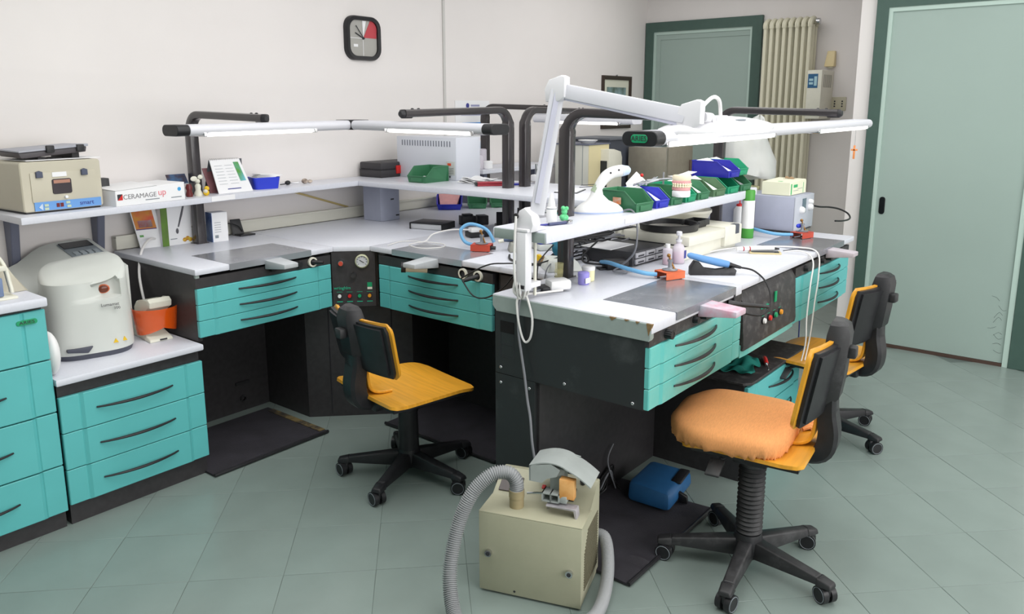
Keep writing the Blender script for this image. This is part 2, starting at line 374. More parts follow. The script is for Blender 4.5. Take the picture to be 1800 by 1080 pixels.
for y in (.03, .09):
    for z in (.035, .055, .075): b.cyl((-.001, y, z), (.002, y, z), .007, n=8)
obj('socket_hole', b, INK, sk)
iv = thing('wall_sensor', 'ivory tapered wall sensor above the control box', 'sensor', (XF-.03, 2.125, 1.92))
b = MB(); b.hexa([(-.03, -.035, 0), (.03, -.035, 0), (.03, .045, 0), (-.03, .045, 0), (-.01, -.03, .125), (.03, -.03, .125), (.03, .03, .125), (-.01, .03, .125)], .005); obj('casing', b, mat('ivory', (228, 210, 164), .5), iv)
b = MB(); b.box((-.005, -.015, -.012), (.03, .02, 0)); obj('mount', b, CREAM, iv)

# ------------------------------------------------------------------ clock, picture, notices on the back wall
ck = thing('wall_clock', 'dark-framed square wall clock with grey and red face', 'clock', (3.352, YA, 2.008))
hw = .138
b = MB(); o_ = [(x, z) for x, z in rrect(.275, .262, .07, 6)]; i_ = [(x, z) for x, z in rrect(.222, .212, .052, 6)]
rings = [[(x, -y, z) for x, z in pr] for pr, y in ((o_, 0), (o_, .022), ([(x*.96, z*.96) for x, z in o_], .034), (i_, .03), (i_, .012))]
b.ring_loft(rings, closed=False); obj('clock_frame', b, PLB, ck)
def poly(name, pts, y0, y1, m, parent):
    b = MB(); b.prism(pts, y0, y1, 'y'); return obj(name, b, m, parent)
poly('clock_face', i_, -.016, -.012, CLKF, ck)
poly('red_sector', [(.004, .004), (.108, .004)]+[p for p in i_ if p[0] > .03 and p[1] > .01], -.0175, -.016, CLKR, ck)
poly('white_sector', [(0, 0), (.026, .104), (-.004, .104)], -.019, -.0172, PAPER, ck)
b = MB(); b.box((-.108, -.0178, -.0015), (0, -.016, .0015)); b.box((-.0015, -.0178, -.104), (.0015, -.016, 0)); b.box((-.075, -.0178, -.052), (-.042, -.016, -.036)); obj('dial_line', b, PAPER, ck)
b = MB(); b.tube([(0, -.024, 0), (-.058, -.024, .072)], .0025, 6); b.tube([(.0, -.021, 0), (-.062, -.021, .030)], .0032, 6); b.cyl((0, -.027, 0), (0, -.017, 0), .007, n=10); obj('clock_hand', b, INK, ck)
pc = thing('framed_picture', 'small dark-framed landscape print on the back wall by the far door', 'picture', (6.105, YA, 1.40))
b = MB(); rings = []
W_, H_ = .50, .47
for (ins, y) in ((0, 0), (0, .02), (.012, .024), (.035, .016), (.035, .004)):
    rings.append([(ins, -y, ins), (W_-ins, -y, ins), (W_-ins, -y, H_-ins), (ins, -y, H_-ins)])
b.ring_loft(rings, caps=False); obj('picture_frame', b, mat('dark_wood', (62, 50, 44), .4), pc, ang=20)
box('mount_card', (.035, -.006, .035), (W_-.035, -.002, H_-.035), mat('mount_card', (216, 216, 200), .7), pc)
m = mat('landscape_print', (96, 116, 84), .6, rgb2=(150, 176, 182), var=.5, scale=9); box('landscape_print', (.085, -.008, .06), (W_-.085, -.005, H_-.10), m, pc)
b = MB(); b.cyl((.25, -.012, .475), (.25, -.001, .475), .008, n=8); obj('hanging_nail', b, CHROME, pc)
nt_ = thing('paper_notice', 'white notice sheet with small blue emblem pinned to the back wall', 'notice', (4.19, YA-.004, 1.37))
box('sheet', (0, 0, 0), (.37, .003, .27), PAPER, nt_)
b = MB(); b.ball((.13, -.001, .235), .018, 1, .1, 1); obj('emblem', b, INKB, nt_)
box('print', (.165, -.001, .228), (.26, 0, .242), mat('faint_blue_print', (150, 152, 186), .6), nt_); box('print', (.09, -.001, .192), (.30, 0, .205), INKB, nt_); box('print', (.06, -.001, .165), (.33, 0, .172), MATS['faint_blue_print'], nt_)
box('blue_band', (.07, -.002, .075), (.31, 0, .115), mat('azure_band', (40, 140, 220), .5), nt_)
pn = thing('hanging_calendar', 'pale blue printed wall calendar behind the white lamp posts', 'calendar', (4.22, YA-.006, 1.02))
box('sheet', (0, 0, 0), (.34, .004, .33), mat('pale_blue_print', (190, 206, 228), .7, var=.12, rgb2=(232, 236, 242), scale=26), pn)
for k in range(4): box('printed_row', (.03, -.0015, .04+k*.07), (.31, 0, .052+k*.07), INKB if k % 2 else mat('grey_print', (120, 140, 170), .7), pn)

# ------------------------------------------------------------------ worktops
H = .92
wt = thing('corner_worktop', 'pale grey L-shaped worktop along the back wall and peninsula', 'worktop')
def topslab(name, poly_, parent, z0=.893, z1=H):
    b = MB(); b.prism(poly_, z0, z1, 'z', .005, 2); return obj(name, b, LAM, parent)
topslab('wall_section', [(1.72, 3.09), (2.452, 3.09), (2.452, YA-.046), (1.72, YA-.046)], wt)
topslab('corner_section', [(2.454, 3.09), (2.58, 2.964), (4.12, 2.964), (4.12, YA-.046), (2.454, YA-.046)], wt)
topslab('peninsula_section', [(2.58, 2.962), (2.58, 2.02), (4.12, 2.02), (4.12, 2.962)], wt)
topslab('peninsula_end', [(2.58, 2.018), (2.58, 1.84), (4.12, 1.84), (4.12, 2.018)], wt)
b = MB(); b.box((1.724, 3.098, .872), (1.742, 3.81, .893)); obj('shaded_end_lipping', b, LAMD, wt)
def inset(parent, x0, y0, x1, y1, m, front):
    b = MB(); b.box((x0, y0, H), (x1, y1, H+.0016))
    if front == 'y': b.box((x0, y0-.003, .893), (x1, y0, H+.0016)); 
    else: b.box((x0-.003, y0, .893), (x0, y1, H+.0016))
    return obj('steel_inset', b, m, parent)
inset(wt, 1.882, 3.088, 2.318, 3.40, STEEL, 'y'); inset(wt, 2.578, 2.345, 2.80, 2.80, STEEL, 'x')
wb = thing('island_worktop', 'pale grey worktop with chipped corner on the front island', 'worktop')
topslab('left_section', [(2.185, 1.172), (2.905, 1.172), (2.905, 1.835), (2.185, 1.835)], wb, .88)
topslab('right_section', [(2.907, 1.172), (4.40, 1.172), (4.40, 1.835), (2.907, 1.835)], wb, .893)
b = MB(); b.prism([(1.180, .856), (1.815, .856), (1.834, .876), (1.834, .916), (1.174, .916), (1.174, .866)], 2.181, 2.206, 'x', .002, 1); obj('shaded_end_lipping', b, LAMD, wb)  # lipping of the island end, coloured as if in shade
inset(wb, 2.352, 1.170, 2.838, 1.46, STEELD, 'y'); inset(wb, 3.80, 1.170, 4.21, 1.47, STEELD, 'y')
for (y, w1, h1) in ((1.178, .022, .040), (1.222, .014, .008), (1.262, .018, .006), (1.315, .026, .012)):
    b = MB(); b.prism([(y-w1/2, .9165), (y+w1/2, .9165), (y+w1*.1, .9165-h1)], 2.1795, 2.190, 'x'); obj('edge_chip', b, BRN, wb)
b = MB(); b.box((2.83, 1.169, .86), (2.842, 1.19, .905)); obj('joint_gap', b, INK, wb)

# ------------------------------------------------------------------ drawer units
def bow(b, x0, x1, z, out=.030, r=.0065, y=0):
    n = 12; P = []; rr = []
    for k in range(n+1):
        t = k/n; P.append((x0+(x1-x0)*t, y-out*math.sin(math.pi*t)**.75-.002, z)); rr.append(r*(.55+.45*math.sin(math.pi*t)))
    b.tube(P, rr, 8)
def drawer_front(w_, h_, tm, parent, loc, hx0, hx1, hm=PLB, hz=None):
    e = min(.075, w_*.14)
    pl = [(0, .018), (0, .003), (.003, 0), (e-.004, 0), (e, .003), (e+.012, -.005), (w_-e-.012, -.005), (w_-e, .003), (w_-e+.004, 0), (w_-.003, 0), (w_, .003), (w_, .018)]
    b = MB(); b.prism(pl, 0, h_, 'z', .0022, 1); d = obj('drawer', b, tm, parent, loc, ang=25)
    if hx0 is not None:
        b = MB(); bow(b, hx0, hx1, hz or h_*.5, y=-.004); obj('handle', b, hm, d)
    return d
def knob(b, x, z, r, d=.02, y=0): b.cyl((x, y, z), (x, y-d, z), r, r*.85, n=14)
def drawer_unit(label, loc, rz, w_, tm, items, hx=(.2, .5), hm=PLB, fm=BLK, group=None):
    t = thing('drawer_unit', label, 'drawer unit', loc, rz)
    box('carcass', (.004, .02, .615), (w_-.004, .56, .878), BLK, t)
    box('fascia', (0, .004, .836), (w_, .02, .880), fm, t)
    for k, (z0, z1) in enumerate(((.764, .834), (.693, .762), (.619, .691))):
        drawer_front(w_-.004, z1-z0, tm, t, (.002, 0, z0), hx[0], hx[1], hm, (z1-z0)*.58)
    for it in items:
        kd, x = it[0], it[1]
        if kd == 'ring':
            b = MB(); b.lathe([(.0165, 0), (.024, 0), (.024, .012), (.0165, .012)], n=20, caps=False, M=Matrix.Translation((x, .004, .862)) @ Matrix.Rotation(R(90), 4, 'X')); obj('suction_port', b, CREAM, t)
            b = MB(); b.cyl((x, .003, .862), (x, .0005, .862), .0165, n=16); obj('port_hole', b, INK, t)
        elif kd == 'black':
            b = MB(); knob(b, x, .862, it[2], .02, .004); obj('knob', b, PLB, t)
        elif kd == 'ribbed':
            b = MB()
            for k in range(12):
                a = 2*math.pi*k/12; b.cyl((x+.013*math.cos(a), .004, .858+.013*math.sin(a)), (x+.013*math.cos(a), -.022, .858+.013*math.sin(a)), .004, n=6)
            b.cyl((x, .004, .858), (x, -.02, .858), .014, n=14); obj('knob', b, PLBD, t)
        elif kd == 'pin':
            b = MB(); L_ = it[2]; w2 = it[3]; m_ = it[4]
            b.hexa([(x-w2/2, .0, .868), (x+w2/2, .0, .868), (x+w2/2, .0, .912), (x-w2/2, .0, .912)]+[(x-w2*.42, -L_, .884), (x+w2*.42, -L_, .884), (x+w2*.42, -L_, .905), (x-w2*.42, -L_, .905)], .004); obj('bench_pin', b, m_, t)
            b = MB(); b.cyl((x-.01, .004, .866), (x-.01, -.022, .866), .014, n=14); obj('clamp_screw', b, PLB, t)
    return t
drawer_unit('three-drawer teal unit under the wall worktop left of the corner panel', (1.72, 3.09, 0), 0, .717, TEAL, [('pin', .385, .14, .09, PINM), ('black', .525, .016), ('ring', .605)], (.195, .50))
t2 = drawer_unit('three-drawer teal unit right of the corner panel behind first chair', (2.58, 2.905, 0), -90, .735, TEAL, [('pin', .37, .15, .09, PINM), ('black', .345, .015), ('ring', .565), ('ring', .655)], (.215, .535))
t3 = drawer_unit('dusty three-drawer teal unit at the near end of the island', (2.185, 1.175, 0), 0, .74, TEALD, [('ribbed', .115), ('black', .32, .013), ('pin', .39, .14, .10, PINK)], (.165, .49), PLBD, DUST)
t4 = drawer_unit('three-drawer teal unit at the far right end of the island', (3.535, 1.175, 0), 0, .81, TEAL, [('black', .12, .015), ('black', .35, .013), ('pin', .45, .13, .09, mat('lilac_grey_pin', (186, 178, 186), .55, var=.08))], (.32, .62), PLB, DUST)
# white tube clamped under the pin of the second unit, black handpiece in its port
b = MB(); b.cyl((.30, -.10, .872), (.37, -.03, .866), .021, n=16); obj('tube_body', b, CREAM, t2)
b = MB(); b.cyl((.285, -.115, .873), (.30, -.10, .872), .024, n=16); obj('tube_mouth', b, PLB, t2)
b = MB(); b.tube([(.655, .0, .862), (.635, -.06, .852), (.628, -.075, .848)], [.011, .009, .006], 10); obj('hanging_handpiece', b, PLBD, t2)
b = MB(); b.tube([(.60, .0, .868), (.635, -.05, .862), (.70, -.12, .852)], [.012, .009, .007], 10); obj('hanging_handpiece', b, PLBD, t3)
b = MB(); b.tube([(.605, .0, .862), (.635, -.045, .86)], [.012, .008], 10); obj('port_plug', b, PLB, bpy.data.objects['drawer_unit'])

# ------------------------------------------------------------------ black carcass of the benches
t = thing('bench_carcass', 'black end frame and back panels of the wall bench and corner', 'bench frame')
b = MB(); b.box((1.722, 3.11, .6), (1.742, 3.81, .892)); b.box((1.722, 3.30, 0), (1.742, 3.42, .6)); obj('end_panel', b, BLK, t)
box('back_panel', (1.745, 3.62, 0), (2.39, 3.64, .615), BLK, t)
b = MB(); b.prism([(2.392, 3.64), (2.392, 3.267), (2.777, 2.88), (3.055, 2.88), (3.055, 3.64)], 0, .615); obj('corner_pedestal', b, BLK, t)
for (x, y) in ((2.475, 3.181), (2.70, 2.955)):
    b = MB(); b.box((x-.002, y-.002, .02), (x+.002, y+.002, .61)); obj('pedestal_joint', b, INK, t)
b = MB(); b.box((3.05, 1.86, 0), (3.07, 2.885, .86)); b.box((2.62, 2.150, 0), (3.05, 2.165, .88)); b.box((3.07, 2.4, 0), (3.6, 2.42, .88)); b.box((2.6, 1.86, .80), (3.3, 2.14, .88)); obj('back_panel', b, BLK, t)
b = MB(); b.box((2.17+.02, 3.61, .15), (2.27, 3.62, .165)); b.lathe([(.010, 0), (.018, 0), (.018, .01), (.010, .01)], n=14, caps=False, M=Matrix.Translation((2.23, 3.62, .07)) @ Matrix.Rotation(R(90), 4, 'X')); obj('panel_fitting', b, PLBD, t)

cp = thing('corner_control_panel', 'black diagonal control panel with pressure gauge in the bench corner', 'control panel', (2.447, 3.088, 0), -45)
LW = .197
box('panel', (-.008, .006, .612), (LW+.008, .03, .892), BLK, cp)
b = MB(); b.box((-.02, .03, .612), (LW+.02, .25, .88)); obj('housing', b, BLK, cp)
def up(z): return z
b = MB(); b.lathe([(.034, 0), (.034, .014), (.029, .018), (.029, .012)], n=28, caps=False, M=Matrix.Translation((LW*.72, .006, .845)) @ Matrix.Rotation(R(90), 4, 'X')); obj('gauge_rim', b, mat('gauge_rim', (190, 192, 160), .35), cp)
b = MB(); b.cyl((LW*.72, .006, .845), (LW*.72, -.006, .845), .030, n=28); g_ = obj('gauge_dial', b, mat('gauge_dial', (196, 198, 204), .4), cp)
b = MB(); b.tube([(LW*.72-.012, -.0075, .852), (LW*.72+.01, -.0075, .838)], .0018, 5)
for k in range(9):
    a = R(-40+k*32.5); b.box((-.001, -.0072, .020), (.001, -.006, .026), M=Matrix.Translation((LW*.72, 0, .845)) @ Matrix.Rotation(a-R(90), 4, 'Y'))
obj('gauge_needle', b, INK, cp)
b = MB(); b.cyl((LW*.2, .006, .84), (LW*.2, -.02, .84), .015, .013, n=14); obj('regulator_knob', b, CHROME, cp)
b = MB(); b.cyl((LW*.2, -.02, .838), (LW*.2, -.026, .838), .011, n=14); obj('knob_cap', b, REDB, cp)
b = MB(); b.cyl((LW*.5, .006, .775), (LW*.5, -.018, .775), .013, n=14); obj('valve_knob', b, PLBD, cp)
def buttons(par, xs, z, r=.011, y=.006):
    for x, m_ in zip(xs, (WHITE, REDP, GRNL, mat('amber_plastic', (226, 150, 40), .35))):
        b = MB(); b.cyl((x, y, z), (x, y-.006, z), r*1.25, n=16); o = obj('button_collar', b, PLB, par)
        b = MB(); b.cyl((x, y-.006, z), (x, y-.014, z), r, r*.85, n=16); obj('push_button', b, m_, o)
        b = MB(); b.box((x-.014, y-.0006, z-.032), (x+.014, y, z-.028)); b.box((x-.014, y-.0006, z+.019), (x+.014, y, z+.0205)); obj('button_caption', b, INKT, o)
buttons(cp, [LW*.13, LW*.38, LW*.63, LW*.88], .668, .0095)
txt('maker_lettering', 'wringhlm', .022, INKT, cp, (LW*.2, .0055, .708), FX)
box('green_badge', (LW*.83, .0045, .712), (LW*.95, .006, .735), GRNL, cp); box('badge_caption', (LW*.83, .0045, .700), (LW*.95, .006, .711), CREAM, cp)

ef = thing('island_carcass', 'black end panel and knee panels of the front island', 'bench frame')
b = MB(); b.box((2.187, 1.193, .617), (2.203, 1.825, .855)); b.box((2.187, 1.640, 0), (2.203, 1.825, .6145)); obj('end_panel', b, BLKW, ef)
box('socket_recess', (2.1855, 1.735, .778), (2.188, 1.800, .822), mat('deep_black', (8, 8, 9), .9), ef, .0)
b = MB()
for z in (.732, .684):
    for (y0, y1, z0, z1) in ((1.735, 1.80, z, z+.001), (1.735, 1.7365, z, z+.046), (1.7985, 1.80, z, z+.046)): b.box((2.1855, y0, z0), (2.187, y1, z1))
obj('blanking_plate', b, INK, ef)
for (y, z) in ((1.80, .64), (1.80, .58), (1.665, .585), (1.51, .638), (1.235, .632)):
    b = MB(); b.ball((2.187, y, z), .0065, .5, 1, 1, 10, 6); obj('screw', b, CHROME, ef)
box('knee_back', (2.204, 1.63, 0), (3.10, 1.65, .612), BLK, ef)
box('knee_back', (3.10, 1.80, 0), (3.76, 1.82, .88), BLK, ef)
box('under_frame', (2.93, 1.25, .80), (3.53, 1.75, .875), BLK, ef)
b = MB(); b.box((4.30, 1.70, 0), (4.345, 1.80, .61)); b.box((4.30, 1.72, .6), (4.345, 1.80, .878)); obj('far_leg', b, DGREEN, ef)

icp = thing('island_control_panel', 'black control panel with four coloured buttons between the island drawer units', 'control panel', (2.93, 1.175, 0))
b = MB(); b.prism([(0, .844), (.02, .878), (.1, .878), (.1, .64), (-.01, .64), (-.012, .66)], .004, .60, 'x', .003, 1); obj('panel', b, DUST, icp)
txt('maker_lettering', 'wringhlm', .024, INKT, icp, (.215, -.011, .785), FX)
buttons(icp, [.205, .268, .332, .395], .725, .012, -.008)
box('green_badge', (.33, -.009, .78), (.352, -.005, .825), GRNL, icp)
b = MB(); b.prism([(0, .016), (.0, .002), (.003, 0), (.07, 0), (.078, -.004), (.52, -.004), (.53, 0), (.60, 0), (.602, .016)], .61, .664, 'z', .002, 1); obj('lower_strip', b, TEALD, icp, ang=25)

pd = thing('pedestal_cabinet', 'low black cabinet with teal drawers under the island control panel', 'cabinet', (3.085, 1.185, 0))
box('carcass', (.012, .03, 0), (.66, .58, .44), BLK, pd)
b = MB(); b.prism([(.03, 0), (.70, 0), (.70, .6), (0, .6), (0, .03)], .44, .452, 'z', .002, 1); obj('top_board', b, DUST, pd)
for z0 in (.30, .165, .03):
    drawer_front(.64, .13, TEAL, pd, (.015, .01, z0), .22, .52, PLB, .075)

def side_cab(label, loc, w_, d_, h_, rows, hx, plinth, name='drawer_cabinet'):
    t = thing(name, label, 'cabinet', loc)
    box('carcass', (.004, .022, .0), (w_-.004, d_, h_-.03), BLK, t)
    for z0, z1 in rows: drawer_front(w_, z1-z0-.003, TEAL, t, (0, 0, z0), hx[0], hx[1], PLB, (z1-z0)*.50)
    return t
side_cab('low teal three-drawer cabinet under the grey countertop with white curing machine', (1.132, 3.08, 0), .583, .75, .60, ((.380, .525), (.232, .380), (.087, .232)), (.13, .44), .08)
cn = thing('low_countertop', 'low grey countertop between tall cabinet and wall bench', 'countertop', (1.125, 3.065, 0))
b = MB(); b.prism([(0, 0), (.592, 0), (.592, .79), (0, .79)], .572, .60, 'z', .006, 2); obj('slab', b, LAM, cn)
tc_ = side_cab('tall teal four-drawer cabinet at the left edge', (.50, 3.08, 0), .622, .75, .92, ((.682, .876), (.476, .680), (.262, .474), (.072, .260)), (.16, .46), .07)
b = MB(); b.prism([(x+.556, z+.838) for x, z in rrect(.070, .018, .008)], -.0075, .001, 'y', .001, 1); o = obj('green_badge', b, GRNL, tc_); txt('badge_lettering', 'ARIES', .016, INK, tc_, (.556, -.008, .838), FX, sx=1.3)
cn2 = thing('tall_countertop', 'grey countertop on the tall left cabinet', 'countertop', (.45, 3.062, 0))
b = MB(); b.prism([(0, 0), (.676, 0), (.676, .79), (0, .79)], .885, .92, 'z', .006, 2); obj('slab', b, LAM, cn2)

# ------------------------------------------------------------------ foot mats
def mat_board(label, loc, w_, d_, rz=0, bar=True):
    t = thing('foot_mat', label, 'mat', loc, rz)
    def f(u, v):
        x = u*w_; y = v*d_; z = .012
        if bar == 2: z += .012*math.exp(-((u-.2)/.07)**2-((v-.1)/.12)**2)*math.sin(u*60)+.004*math.sin(u*9+v*7)
        return (x, y, max(z, .008))
    b = MB(); b.sheet(f, 30, 14, .008); obj('rubber_sheet', b, MATM, t)
    if bar:
        b = MB(); b.tube([(0, -.005, .011), (w_, -.005, .011)], .008, 8); obj('front_rail', b, PLB, t)
    return t
mt1 = mat_board('black foot mat on the floor under the wall bench', (1.70, 3.03, 0), .62, .50)
b = MB(); b.hexa([(.585, .02, .013), (.62, .02, .013), (.62, .45, .013), (.585, .45, .013), (.585, .02, .016), (.62, .02, .016), (.62, .45, .016), (.585, .45, .016)]); obj('worn_edge', b, stained('worn_tape', (60, 55, 50), (150, 130, 80), .7, scale=14, lo=.45, hi=.6), mt1)
mat_board('black foot mat under the bench behind the first chair', (2.575, 2.88, 0), .73, .472, -90)
mat_board('crumpled black foot mat under the island beneath the blue pedal', (2.13, 1.20, 0), .66, .42, 0, 2)

# ------------------------------------------------------------------ wall shelf, island shelves, brackets
ZS = 1.17
ws = thing('wall_shelf', 'long pale grey shelf on the back wall above the bench', 'shelf')
b = MB(); b.prism([(1.20, 3.42), (2.19, 3.545), (2.19, 3.845), (1.20, 3.845)], ZS-.03, ZS, 'z', .004, 2); obj('left_board', b, LAM, ws)
b = MB(); b.prism([(2.192, 3.545), (3.07, 3.61), (3.07, 3.845), (2.192, 3.845)], ZS-.03, ZS, 'z', .004, 2); obj('right_board', b, LAM, ws)
b = MB(); b.box((-.07, -.0015, -.012), (.07, 0, .012), M=Matrix.Translation((2.15, 3.539, ZS-.014)) @ Matrix.Rotation(R(7), 4, 'Z')); obj('white_tape', b, PAPER, ws)
for x, ln in ((1.30, .34), (1.665, .30)):
    b = MB(); b.prism([(YA-.085, ZS-.031), (YA, ZS-.031), (YA, ZS-ln), (YA-.03, ZS-ln)], x-.018, x+.018, 'x', .004, 1); obj('bracket', b, GREYM, ws)
sa = thing('peninsula_shelf', 'raised grey shelf running along the peninsula behind the lamps', 'shelf')
b = MB(); b.prism([(3.072, 3.845), (3.072, 1.98), (3.66, 1.98), (3.66, 3.845)], ZS-.03, ZS, 'z', .005, 2); obj('board', b, LAM, sa)
b = MB(); b.prism([(3.185, 3.55), (3.205, 3.54), (3.33, 3.54), (3.33, 3.70), (3.185, 3.70)], H, ZS-.03, 'z', .002, 1); bl = obj('support_block', b, GREYB, sa)
b = MB(); b.box((3.26, 3.538, 1.045), (3.285, 3.541, 1.053)); b.box((3.30, 3.538, .945), (3.325, 3.541, .953)); obj('slot', b, INK, bl)
b = MB(); b.box((2.187, 1.601, ZS-.040), (2.1905, 1.829, ZS-.004), .001); SHADED_END = b
b = MB(); b.box((3.35, 2.10, H), (3.42, 2.16, ZS-.03)); obj('support_post', b, TUBEB, sa)
sb = thing('island_shelf', 'raised white-grey shelf above the island with storage bins', 'shelf')
b = MB(); b.prism([(2.19, 1.595), (2.19, 1.835), (4.17, 1.835), (4.17, 1.63), (3.9, 1.60)], ZS-.042, ZS, 'z', .006, 2); obj('board', b, LAM, sb)
obj('shaded_end_face', SHADED_END, LAMD, sb)  # thin added sheet carrying the shade of the shelf end in its colour
b = MB(); b.box((2.72, 1.5925, ZS-.030), (2.79, 1.5955, ZS-.010)); obj('clear_tape', b, PAPER, sb)

# ------------------------------------------------------------------ lamp posts and tube lamps
def rp(w_, d_, r=.008): return rrect(w_, d_, r, 2)
def post(label, x, y, dirx, diry, L_, top=1.575):
    t = thing('lamp_post', label, 'lamp post', (x, y, H))
    S = V((-diry, dirx, 0)); h_ = top-H; r = .085; D = V((dirx, diry, 0)); P = [V((0, 0, .0)), V((0, 0, h_-r-.012))]
    for k in range(1, 8):
        a = R(90*k/8); P.append(V((0, 0, h_-r))+D*(r*(1-math.cos(a)))+V((0, 0, r*math.sin(a))))
    P.append(V((0, 0, h_))+D*r); P.append(V((0, 0, h_-.012))+D*L_)
    prof = []
    n = len(P)
    for i in range(n):
        k = min(1, i/(n-1)) if i > 1 else 0
        prof.append(rp(.048, .056 if i < 3 else .044-.010*(i/n), .009))
    b = MB(); b.sweep(P, prof, S); obj('bent_tube', b, TUBEB, t)
    b = MB(); e = V((0, 0, h_-.014))+D*L_; b.tube([e-D*.05, e+D*.005, e+D*.018], [.021, .021, .012], 12); obj('end_clamp', b, PLB, t)
    b = MB()
    for q in (.06, .10): b.lathe([(.008, 0), (.008, .012), (.004, .016)], e-D*q+V((0, 0, .010)), 8)
    obj('clamp_screw', b, PLB, t)
    box('foot_plate', (-.032, -.032, 0), (.032, .032, .004), TUBEB, t)
    return t
post('black lamp post at the left end of the wall bench', 2.10, 3.70, 0, -1, .62, 1.56)
post('black lamp post on the peninsula carrying the lamp over the teal drawers', 3.30, 2.66, -1, 0, .76, 1.58)
post('black lamp post on the peninsula turned toward the far side', 3.42, 2.64, 1, 0, .62, 1.58)
post('black lamp post on the near end of the island', 2.59, 1.79, 0, -1, .58, 1.575)
post('black lamp post on the far end of the island beside the bagged instrument', 4.02, 1.79, 0, -1, .60, 1.58)
post('black lamp post on the back counter', 4.33, 3.70, 0, -1, .62, 1.60)
def tube_lamp(label, p0, p1, lits, caps, badge=False, rz_tilt=0):
    """flat aluminium lamp body between p0 and p1 with glowing tubes along the lower front"""
    p0, p1 = V(p0), V(p1); d = p1-p0; L_ = d.length; ang = math.atan2(d.y, d.x); t = thing('tube_lamp', label, 'lamp', p0, math.degrees(ang)); sl = d.z
    tilt = math.atan2(d.z, math.hypot(d.x, d.y)); Mx = Matrix.Rotation(-tilt, 4, 'Y')
    prof = rrect(.118, .044, .021, 4)
    def sec(x0, x1, m_, name, sc=1.0):
        b = MB(); vs = b.prism([(a*sc, c*sc) for a, c in prof], x0, x1, 'x', .002, 1); b.xf(vs, Mx); return obj(name, b, m_, t)
    c0 = .055 if caps[0] else 0; c1 = .055 if caps[1] else 0
    sec(c0, L_-c1, ALU, 'housing')
    if c0: cap = sec(0, c0, PLB, 'end_cap', 1.03)
    if c1: sec(L_-c1, L_, PLB, 'end_cap', 1.03)
    for (a0, a1) in lits:
        b = MB(); vs = b.box((a0, -.050, -.0255), (a1, .050, -.018), .002, 1); vs += b.tube([(a0+.004, -.045, -.015), (a1-.004, -.045, -.015)], .0125, 8); vs += b.tube([(a0+.004, .045, -.015), (a1-.004, .045, -.015)], .0125, 8); b.xf(vs, Mx); obj('fluorescent_tube', b, GLOW, t)
        for h0 in (a0-.018, a1+.002):
            b = MB(); vs = b.box((h0, -.058, -.027), (h0+.016, .058, -.008), .002, 1); b.xf(vs, Mx); obj('tube_holder', b, CHROME, t)
    return t
tube_lamp('white tube lamp hanging over the wall bench worktop', (1.64, 3.05, 1.505), (2.515, 3.05, 1.512), [(.13, .66)], (1, 0))
tube_lamp('white tube lamp over the peninsula ending in a grey cap', (2.58, 2.12, 1.505), (2.567, 2.985, 1.512), [(.12, .62)], (1, 0))
b = MB(); b.prism([(2.516, 2.992), (2.528, 2.986), (2.625, 2.986), (2.625, 3.07), (2.585, 3.108), (2.516, 3.108)], 1.489, 1.536, 'z', .004, 1); tag(obj('lamp_connector', b, PLB), 'black corner connector joining the two tube lamps', 'connector')
l3 = tube_lamp('long white tube lamp with dark badge cap over the island', (2.10, 1.19, 1.505), (4.43, 1.195, 1.512), [(.085, .95), (1.50, 2.25)], (1, 0))
b = MB(); b.prism([(a, c) for a, c in rrect(.056, .025, .011)], -.0035, -.001, 'x', .001, 1); o = obj('green_badge', b, GRNL, l3); txt('badge_lettering', 'ARIES', .0215, INK, l3, (-.0038, 0, 0), FL_)
tube_lamp('short white tube lamp on the far side of the peninsula', (4.03, 2.30, 1.52), (4.02, 3.0, 1.525), [(.10, .55)], (0, 0))
tube_lamp('white tube lamp over the back counter near the picture', (4.16, 3.08, 1.54), (5.35, 3.08, 1.54), [(.35, .95)], (0, 1))
# red crucifix pendant hanging from the long lamp
cr = thing('cross_pendant', 'small orange wooden cross hanging from the lamp by the big door', 'pendant', (4.37, 1.20, 1.49))
tub('string', [(0, 0, 0), (.004, .0, -.09)], .0009, CABG, cr, 4, 0)
b = MB(); b.box((-.004, -.0045, -.160), (.004, .0045, -.09), .001); b.box((-.004, -.016, -.118), (.004, .016, -.109), .001); obj('cross', b, mat('orange_wood', (224, 142, 84), .5), cr)

# ------------------------------------------------------------------ magnifier work lamp
ml = thing('jointed_work_lamp', 'white jointed arm lamp clamped to the near end of the island shelf', 'lamp', (2.19, 1.67, 1.17))
o0 = V((2.19, 1.67, 1.17)); E1 = V((2.255, 1.60, 1.655))-o0; B1 = V((.008, -.02, .055)); E2 = V((2.262, 1.13, 1.572))-o0
b = MB(); b.box((-.050, -.022, -.21), (-.012, .022, -.0), .004); b.box((-.05, -.03, 0), (.06, .03, .012), .003); b.box((-.05, -.020, -.205), (.045, .020, -.185), .003); obj('clamp', b, WHITEL, ml)
b = MB(); b.cyl((.035, 0, -.045), (.035, 0, -.24), .006, n=10); obj('clamp_screw', b, CREAM, ml)
b = MB(); b.prism([(y*.72, z*.85) for y, z in ((-.045, .0), (.045, .0), (.05, .04), (.028, .085), (-.005, .1), (-.05, .07), (-.06, .03))], -.036, .012, 'x', .006, 2); obj('base_joint', b, WHITEL, ml)
b = MB(); b.cyl((-.05, .022, .055), (-.044, .022, .055), .010, n=12); obj('cable_grommet', b, PLBD, ml)
def arm(p, q, w_, d_, name, parent, side):
    b = MB(); b.sweep([p, q], rrect(w_, d_, .006, 2), side); return obj(name, b, ALU, parent)
vd = V((.781, .624, 0))   # arms are broad across the walkway
a1 = arm(V((.008, -.028, .06)), E1, .020, .050, 'lower_arm', ml, vd)
